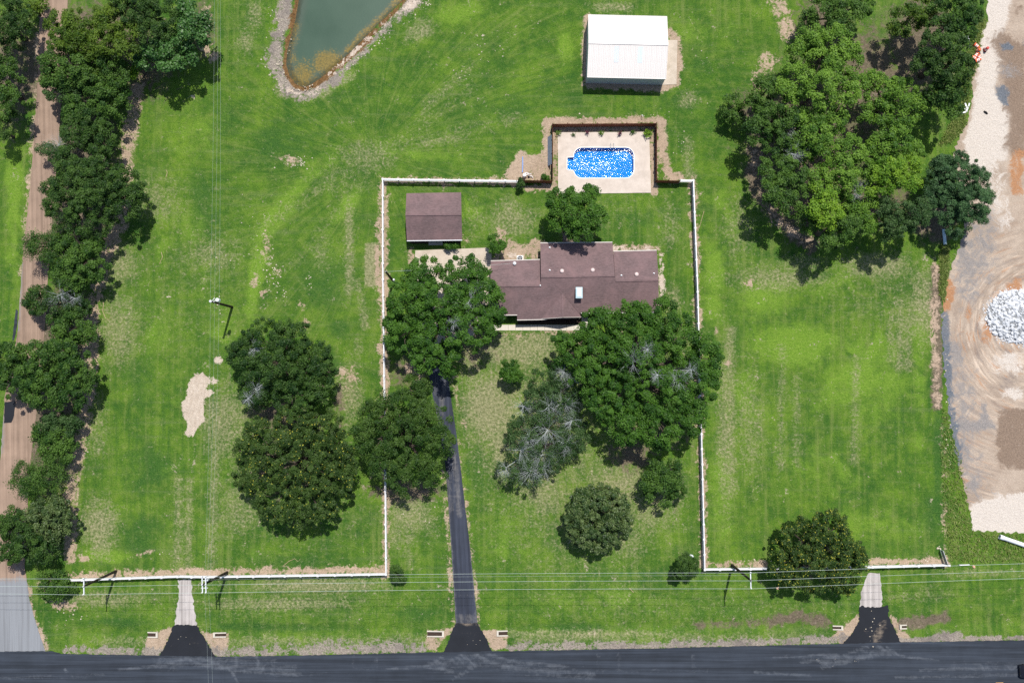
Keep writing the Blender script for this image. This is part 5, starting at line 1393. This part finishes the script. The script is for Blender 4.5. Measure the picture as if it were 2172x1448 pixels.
def rocks(name, spots, rnd, mat, label=None, cat=None, kind=None, smin=.08, smax=.2, parent=None):
    m = MB()
    for x, y, z, s in spots:
        q = [Vector((rnd.gauss(0, 1), rnd.gauss(0, 1), rnd.gauss(0, 1))).normalized() for _ in range(2)]
        vs = []
        for d in ((1,0,0),(-1,0,0),(0,1,0),(0,-1,0),(0,0,1),(0,0,-1)):
            r = s * rnd.uniform(.7, 1.25); vs.append(Vector(d) * r)
        rot = Matrix.Rotation(rnd.uniform(0, 6.28), 3, 'Z') @ Matrix.Rotation(rnd.uniform(-.6, .6), 3, 'X')
        # chamfered octahedron: eight faces plus midpoints
        pts = [rot @ v for v in vs]
        mids = {}
        fs = []
        tri = [(0,2,4),(2,1,4),(1,3,4),(3,0,4),(2,0,5),(1,2,5),(3,1,5),(0,3,5)]
        def mid(i, j):
            k = (min(i, j), max(i, j))
            if k not in mids:
                mids[k] = len(pts); pts.append((pts[i] + pts[j]) * .5 * rnd.uniform(1.12, 1.38))
            return mids[k]
        for a, b, c in tri:
            ab, bc, ca = mid(a, b), mid(b, c), mid(c, a)
            fs += [(a, ab, ca), (b, bc, ab), (c, ca, bc), (ab, bc, ca)]
        m.add([Vector((p.x + x, p.y + y, max(p.z, -s) * .75 + z)) for p in pts], fs)
    return m.build(name, mat, parent)
# white rock pile
e = empty('rock_pile', W(2165, 672, 0), 'heap of bright white broken rock on the dirt lot', 'rock pile')
sp = []
for i in range(1900):
    a, r = RND.uniform(0, 6.28), (RND.random() ** .5)
    x, y = r * 5.6 * math.cos(a), r * 4.4 * math.sin(a)
    sp.append((x, y, max(0, 1.25 * (1 - r ** 1.6)) + RND.uniform(-.06, .1), RND.choice((.06, .09, .12, .16, .22, .32)) * RND.uniform(.8, 1.2)))
for i in range(120):
    a, r = RND.uniform(0, 6.28), 1 + abs(RND.gauss(0, .07))
    sp.append((r * 5.6 * math.cos(a), r * 4.4 * math.sin(a), .03, RND.uniform(.05, .13)))
o = rocks('rock', sp, RND, 'rock', parent=e); o['kind'] = 'stuff'
prof = [(5.5, 0), (4.3, .4), (2.8, .85), (1.4, 1.1), (.2, 1.2)]
m = MB().lathe(prof, 24); m.v = [(x, y * .78, z) for x, y, z in m.v]; m.build('gap_shade_core', 'gap_shade', e)  # inner core coloured as the shadowed gaps seen between the rocks
# pale stones lying about in the fields
sp = []
def scatter(u, v, ru, rv, n, s0=.04, s1=.14):
    for _ in range(n):
        p = W(u + RND.gauss(0, ru), v + RND.gauss(0, rv), 0); sp.append((p.x, p.y, .02, RND.uniform(s0, s1)))
for a in ((580,585,14,18,40),(570,560,8,14,12),(600,620,12,12,16),(640,343,10,8,18),(612,345,14,7,16),(1020,110,16,14,14),(980,160,12,10,8),(655,590,5,12,10),(547,480,14,30,12),(470,660,10,14,8),
          (500,560,30,30,10),(357,629,3,2,4),(1060,110,8,6,6),(1135,50,8,8,4),(1600,1190,25,4,16),(1930,1188,40,5,14),(160,1300,24,8,14),(1420,180,40,30,12),(1400,250,30,8,6),(1240,250,30,4,6),(1500,130,20,20,6),
          (170,960,8,20,16),(1440,290,8,20,10),(180,1230,20,10,10),(330,1165,30,10,6),(1310,690,10,6,6),(1300,1000,40,30,8),(890,1060,30,30,8),(2010,800,5,80,30),(2020,960,8,40,20),(1850,1330,6,16,14),(1780,1405,30,5,24,.03,.08),(1000,1350,20,14,12,.03,.08),(400,1360,20,16,10,.03,.08),
          (590,60,12,60,40,.05,.14),(590,150,12,22,40,.05,.14),(640,190,26,5,40,.05,.14),(760,100,50,40,0),(812,76,8,8,8)): scatter(*a)
for i in range(60):
    k = RND.random(); p = W(716 + 208 * k + RND.gauss(0, 4), 160 - 165 * k + RND.gauss(0, 4), 0); sp.append((p.x, p.y, -.03, RND.uniform(.05, .15)))
o = rocks('loose_stone', sp, RND, 'stone'); tag(o, 'pale loose stones scattered over fields and banks', 'stones', kind='stuff')

# site clutter on the right
def drum(label, u, v, lie, rz, name='traffic_drum', mat='orange'):
    p = W(u, v, .3)
    e = empty(name, (p.x, p.y, .29 if lie else 0), label, 'traffic drum', 'orange drums dumped by the trees')
    e.rotation_euler = (R(90) if lie else 0, 0, rz)
    zo = -.5 if lie else 0
    MB().lathe([(.24,0),(.29,.02),(.28,.28),(.26,.30),(.26,.55),(.24,.57),(.24,.8),(.22,.82),(.21,.98),(.12,1.02)], 16).build('body', mat, e, (0,0,zo))
    for z in (.34, .6): MB().lathe([(.268 if z < .5 else .248,z),(.268 if z < .5 else .248,z+.13)], 16).build('band', 'white', e, (0,0,zo))
    MB().lathe([(.30,.0),(.36,.0),(.36,.06),(.30,.07)], 16).build('base_ring', 'black', e, (0,0,zo - .01))
    return e
drum('topmost orange drum of the heap beside the trees', 2071, 97, True, .9)
drum('upright red-capped drum standing right of the orange heap', 2091, 105, False, 0, mat='red')
drum('orange drum second from the top of the heap', 2074, 108, False, 0)
drum('orange drum in the middle of the heap, lying across', 2071, 117, True, -.8)
drum('orange drum lying third from the bottom of the heap', 2077, 122, True, .3)
drum('lowest orange drum of the heap', 2073, 128, True, 1.9)
drum('small orange drum at the left side of the heap, lying', 2065, 123, True, 1.2)
for i, (u, v, L, a, lb) in enumerate(((2046,232,1.6,.4,'white board lying uppermost in the heap by the trees'),(2043,230,1.3,-.7,'white board crossing the heap, tilted left'),
                             (2052,229,1.5,1.2,'white board crossing the heap, tilted right'),(2048,226,1.0,1.9,'short white board at the top of the heap'),(2040,240,1.1,.2,'white board at the lower left of the heap'))):
    p = W(u, v, 0); o = MB().box(-L/2, L/2, -.11, .11, 0, .04).build('broken_board', 'white', None, (p.x, p.y, .03 + i * .05)); o.rotation_euler = (RND.uniform(-.06,.06), RND.uniform(-.05,.05), a)
    tag(o, lb, 'board', 'white boards dumped by the dirt lot')
p = W(2048, 84, 0); m = MB().slab([(-.5,-.4,.25),(.45,-.45,.3),(.5,.4,.22),(0,.5,.34),(-.45,.4,.2)], .06)
tag(m.build('foam_sheet', 'white', None, (p.x, p.y, 0)), 'crumpled white sheet lying above the orange drums', 'sheet')
p = W(2090, 239, 0); o = MB().tube([(-.3,.2,.1),(0,0,.16),(.3,-.25,.1)], [.1,.16,.09], 8).build('rubber_scrap', 'black', None, (p.x, p.y, 0)); tag(o, 'black rubber scrap on the pale ground near the white boards', 'scrap')
# big white pipe
a, b = W(2120, 1137.5, .33), W(2290, 1196, .33); d = (b - a)
e = empty('drain_pipe', (a.x, a.y, 0), 'fat white drain pipe lying in tall grass at the right edge', 'pipe')
def hollow(mb, p0, p1, ro, ri, n=20):
    p0, p1 = Vector(p0), Vector(p1); dr = (p1 - p0).normalized(); s = dr.cross(UPN).normalized(); u = s.cross(dr)
    vs = []
    for p, r in ((p0, ro), (p1, ro), (p1, ri), (p0, ri)):
        vs += [p + (s * math.cos(2*math.pi*k/n) + u * math.sin(2*math.pi*k/n)) * r for k in range(n)]
    fs = []
    for i in range(4):
        j = (i + 1) % 4; fs += [(i*n+k, i*n+(k+1) % n, j*n+(k+1) % n, j*n+k) for k in range(n)]
    return mb.add(vs, fs)
dn = d.normalized()
hollow(MB(), Vector((0,0,.36)), Vector((0,0,.36)) + dn * .75, .36, .32).build('bell_end', 'white', e, smooth=True)
hollow(MB(), Vector((0,0,.36)) + dn * .7, Vector((0,0,.36)) + dn * d.length, .32, .29).build('barrel', 'white', e, smooth=True)
# pale sheet along the boundary row, small fence stub, gate
a, b = W(2002, 486, .1), W(2005, 519, .1)
o = MB().beam((0,0,.06), (b.x-a.x, b.y-a.y, .06), .5, .05).build('metal_sheet', 'blue_metal', None, (a.x, a.y, 0)); tag(o, 'pale blue-white sheet lying by the tree line near the juniper', 'sheet')
a, b = W(1996, 1166, .5), W(2007, 1198, .5)
e = empty('steel_gate', (b.x, b.y, 0), 'grey steel gate standing open at the right end of the rails', 'gate'); dv = Vector((a.x - b.x, a.y - b.y, 0))
m = MB()
for z in (.25, 1.25): m.tube([(0,0,z), dv + Vector((0,0,z))], .035, 6)
m.tube([(0,0,.2),(0,0,1.3)], .04, 6).tube([dv + Vector((0,0,.2)), dv + Vector((0,0,1.3))], .04, 6); m.build('gate_frame', 'alu', e)
for k in range(1, 10):
    MB().tube([dv * (k/10) + Vector((0,0,.25)), dv * (k/10) + Vector((0,0,1.25))], .018, 5).build('bar', 'grey_gate', e)
MB().add([(-.02,0,.3),(-.02,0,1.2),dv*.98+Vector((-.02,0,1.2)),dv*.98+Vector((-.02,0,.3))], [(0,1,2,3)]).build('mesh_panel', 'grey_gate', e)
MB().box(-.09,.09,-.09,.09,0,1.5).build('gate_post', 'cedar_dark', e)
o = rocks('cairn', [(dv.x*1.05+b.x+.1, dv.y*1.05+b.y, .1, .17),(dv.x*1.05+b.x-.25, dv.y*1.05+b.y+.1, .1, .2),(dv.x*1.08+b.x, dv.y*1.05+b.y+.35, .08, .13)], RND, 'stone'); tag(o, 'small cluster of pale stones at the far end of the steel gate', 'stones')
a, b = W(2036, 1197.5, .3), W(2056, 1197, .3)
o = MB().beam((0,0,.3), (b.x-a.x, b.y-a.y, .32), .14, .1).box(-.06,.06,-.06,.06,0,.25).box(b.x-a.x-.06, b.x-a.x+.06, b.y-a.y-.06, b.y-a.y+.06, 0, .27).build('loose_rail', 'vinyl', None, (a.x, a.y, 0)); tag(o, 'single low white rail right of the steel gate', 'rail')
# pool pump and pipe outside the fence
p = W(1117, 374, 0)
e = empty('pool_pump', (p.x, p.y, 0), 'white pool filter and pump with looping pipes by the picket fence', 'pool pump')
MB().lathe([(.26,0),(.3,.1),(.3,.75),(.24,.9),(.08,.96)], 14).build('filter_tank', 'white', e, (-.35, 0, 0))
MB().lathe([(.12,0),(.14,.05),(.14,.4),(.08,.44)], 10).build('pump_body', 'black', e, (.35, -.05, 0))
for q in ([(-.35,.3,.6),(0,.45,.55),(.35,.3,.5),(.35,0,.45)], [(.4,-.1,.3),(.8,.0,.3),(1.0,-.3,.25)], [(-.1,.0,.7),(.3,.25,.75),(.75,.2,.5)]): MB().tube(q, .055, 6).build('pipe', 'white', e)
a, b = W(1108.5, 333, .05), W(1108, 366, .05)
o = MB().tube([(0,0,.1), ((b.x-a.x)/2+.03, (b.y-a.y)/2, .09), (b.x-a.x, b.y-a.y, .1)], .1, 8).build('blue_pipe', 'blue_pipe', None, (a.x, a.y, 0)); tag(o, 'blue pipe lying on bare earth above the pool pump', 'pipe')
# bits and pieces
p = W(1360.5, 247, 0); e = empty('yard_hydrant', (p.x, p.y, 0), 'small white yard hydrant in the grass behind the picket fence', 'hydrant')
MB().tube([(0,0,0),(0,0,.75)], .05, 8).build('standpipe', 'white', e); MB().tube([(0,0,.72),(.1,-.12,.8),(.16,-.22,.72)], .05, 8).build('spout', 'white', e)
p = W(1464, 1178, 0); e = empty('bird_bath', (p.x, p.y, 0), 'white pedestal bird bath above the ragged cedar', 'bird bath')
MB().lathe([(.2,0),(.2,.06),(.08,.12),(.07,.6),(.12,.66)], 14).build('pedestal', 'white', e); MB().lathe([(.1,.66),(.34,.78),(.36,.84),(.30,.80),(.05,.74)], 16).build('bowl', 'white', e)
for lb, pts, mt, r in (('long dry stick in the grass right of the right rail fence', [(1493,448),(1487,470),(1480,492)], 'straw', .04), ('short stick lying on the lawn near the road', [(1335,1246),(1344,1256)], 'straw', .06),
                       ('green hose lying along the right rail fence', [(1476,525),(1480,540),(1487,552),(1485,566),(1483,570)], 'hose', .035), ('pale fallen branch in the left field below the hedgerow', [(220,640),(218,660),(224,675),(232,678),(235,672)], 'straw', .05),
                       ('forked dry branch near the left roadside fence', [(600,1200),(612,1190),(625,1184),(632,1190),(637,1185)], 'straw', .04), ('dead branch in the field under the largest hedgerow tree', [(352,376),(355,366),(352,360)], 'straw', .05),
                       ('twisted pale root at the edge of the left hedgerow', [(342,535),(345,545),(338,560)], 'straw', .05)):
    q = [W(u, v, .06) for u, v in pts]; o0 = q[0].copy(); o0.z = 0
    o = MB().tube([p - o0 for p in q], [r * (1 - .6 * i / len(q)) for i in range(len(q))], 6).build('hose' if mt == 'hose' else 'fallen_branch', mt, None, o0); tag(o, lb, 'hose' if mt == 'hose' else 'branch')
p = W(2066, 1201.5, .1); o = rocks('clay_lump', [(p.x, p.y, .1, .28)], RND, 'clay'); tag(o, 'orange-tan clay lump beside the roadside wire, right edge', 'clay lump')
p = W(1649, 1247, .1); o = rocks('clay_lump', [(p.x, p.y, .1, .3)], RND, 'clay'); tag(o, 'orange-tan clay lump in the shade of the roadside tree', 'clay lump')

# vehicle nose at the right edge
def car():
    p = W(2163, 1423, .6)
    e = empty('black_car', (p.x, p.y, .065), 'nose of a black car entering on the main road at the right edge', 'car', rz=R(2))
    L, w = 4.7, 1.0
    prof = [(0,.32,.78),(.12,.55,.9),(.5,.78,.97),(1.35,.92,1.0),(2.0,1.4,.80),(2.5,1.5,.76),(3.6,1.46,.76),(4.2,1.05,.9),(4.6,.95,.95),(4.7,.5,.9)]
    m = MB(); vs, fs = [], []
    for x, zt, k in prof:
        hw = w * (.86 if x < .1 else .96 if x < .5 else 1.0)
        vs += [(x, -hw, .28), (x, -hw, min(zt, .85) * .98), (x, -hw * k, zt), (x, hw * k, zt), (x, hw, min(zt, .85) * .98), (x, hw, .28)]
    for i in range(len(prof) - 1):
        for k in range(6): fs.append((i*6+k, i*6+(k+1) % 6, (i+1)*6+(k+1) % 6, (i+1)*6+k))
    fs += [tuple(range(5, -1, -1)), tuple((len(prof)-1)*6 + k for k in range(6))]
    m.add(vs, fs).build('body', 'paint', e, bevel=.04, smooth=True)
    MB().slab([(1.42,-.86,.98),(1.42,.86,.98),(1.98,.72,1.42),(1.98,-.72,1.42)], .03).build('windscreen', 'glass', e)
    MB().slab([(3.66,.68,1.46),(3.66,-.68,1.46),(4.15,-.8,1.1),(4.15,.8,1.1)], .03).build('rear_window', 'glass', e)
    for s in (-1, 1):
        MB().box(.0,.16,s*.66-.13,s*.66+.13,.50,.58).build('headlight', 'glass', e, bevel=.02)
        for x in (.95, 3.75):
            wl = MB().lathe([(.2,-.11),(.33,-.11),(.35,-.06),(.35,.06),(.33,.11),(.2,.11)], 20).build('wheel', 'black', e, (x, s*.9, .35)); wl.rotation_euler = (R(90), 0, 0)
            MB().lathe([(.05,-.12),(.2,-.10),(.2,.10),(.05,.12)], 12).build('rim', 'alu', wl)
        MB().box(1.75,1.95,s*1.02-.1,s*1.02+.1,.95,1.08).build('mirror', 'paint', e, bevel=.02)
car()

# tall grass and weeds along the lot, stuff nobody could count
def tall_grass():
    rng = np.random.default_rng(3); P = []
    areas = [([(1996,520),(2012,520),(2010,585),(2000,640),(1992,620)], 1500), ([(1998,860),(2012,880),(2040,1000),(2060,1110),(2062,1128),(2172,1134),(2240,1150),(2240,1192),(2060,1192),(2010,1186),(2002,1100),(1996,960)], 3000),
             ([(2060,170),(2075,130),(2078,90),(2092,40),(2066,40),(2050,140),(2030,250),(2046,262)], 2500), ([(2020,300),(2050,262),(2020,255),(1990,310)], 900)]
    for poly, n in areas:
        us = [q[0] for q in poly]; v_ = [q[1] for q in poly]
        U = rng.uniform(min(us), max(us), n * 3); V = rng.uniform(min(v_), max(v_), n * 3)
        ok = inside(poly, U, V); P += [W2(u, v) for u, v in zip(U[ok][:n], V[ok][:n])]
    P = np.array(P); n = len(P); a = rng.uniform(0, 6.28, n); h = rng.uniform(.08, .32, n); w = rng.uniform(.03, .07, n); ln = rng.uniform(.25, .6, n); b = rng.uniform(0, 6.28, n)
    z0 = np.zeros(n)
    base = np.stack([P[:, 0], P[:, 1], z0], 1); s = np.stack([np.cos(a) * w, np.sin(a) * w, z0], 1)
    tip = base + np.stack([np.cos(b) * ln, np.sin(b) * ln, h], 1); midp = base * .5 + tip * .5 + np.stack([z0, z0, h * .15], 1)
    V = np.stack([base - s, base + s, tip + s * .3, midp - s * 1.2], 1)
    V = np.stack([base, midp + s * 1.6, tip, midp - s * 1.6], 1)
    o = bpy.data.objects.new('tall_grass', leaf_mesh('tall_grass', V, rng.random(n), np.zeros(n), LM['grass'])); link(o)
    tag(o, 'unmown tall grass along the edge of the dirt lot', 'grass', kind='stuff')
tall_grass()
print('all', round(time.time() - T0, 1), 'leaf quads', NLEAF, 'objects', len(bpy.data.objects))
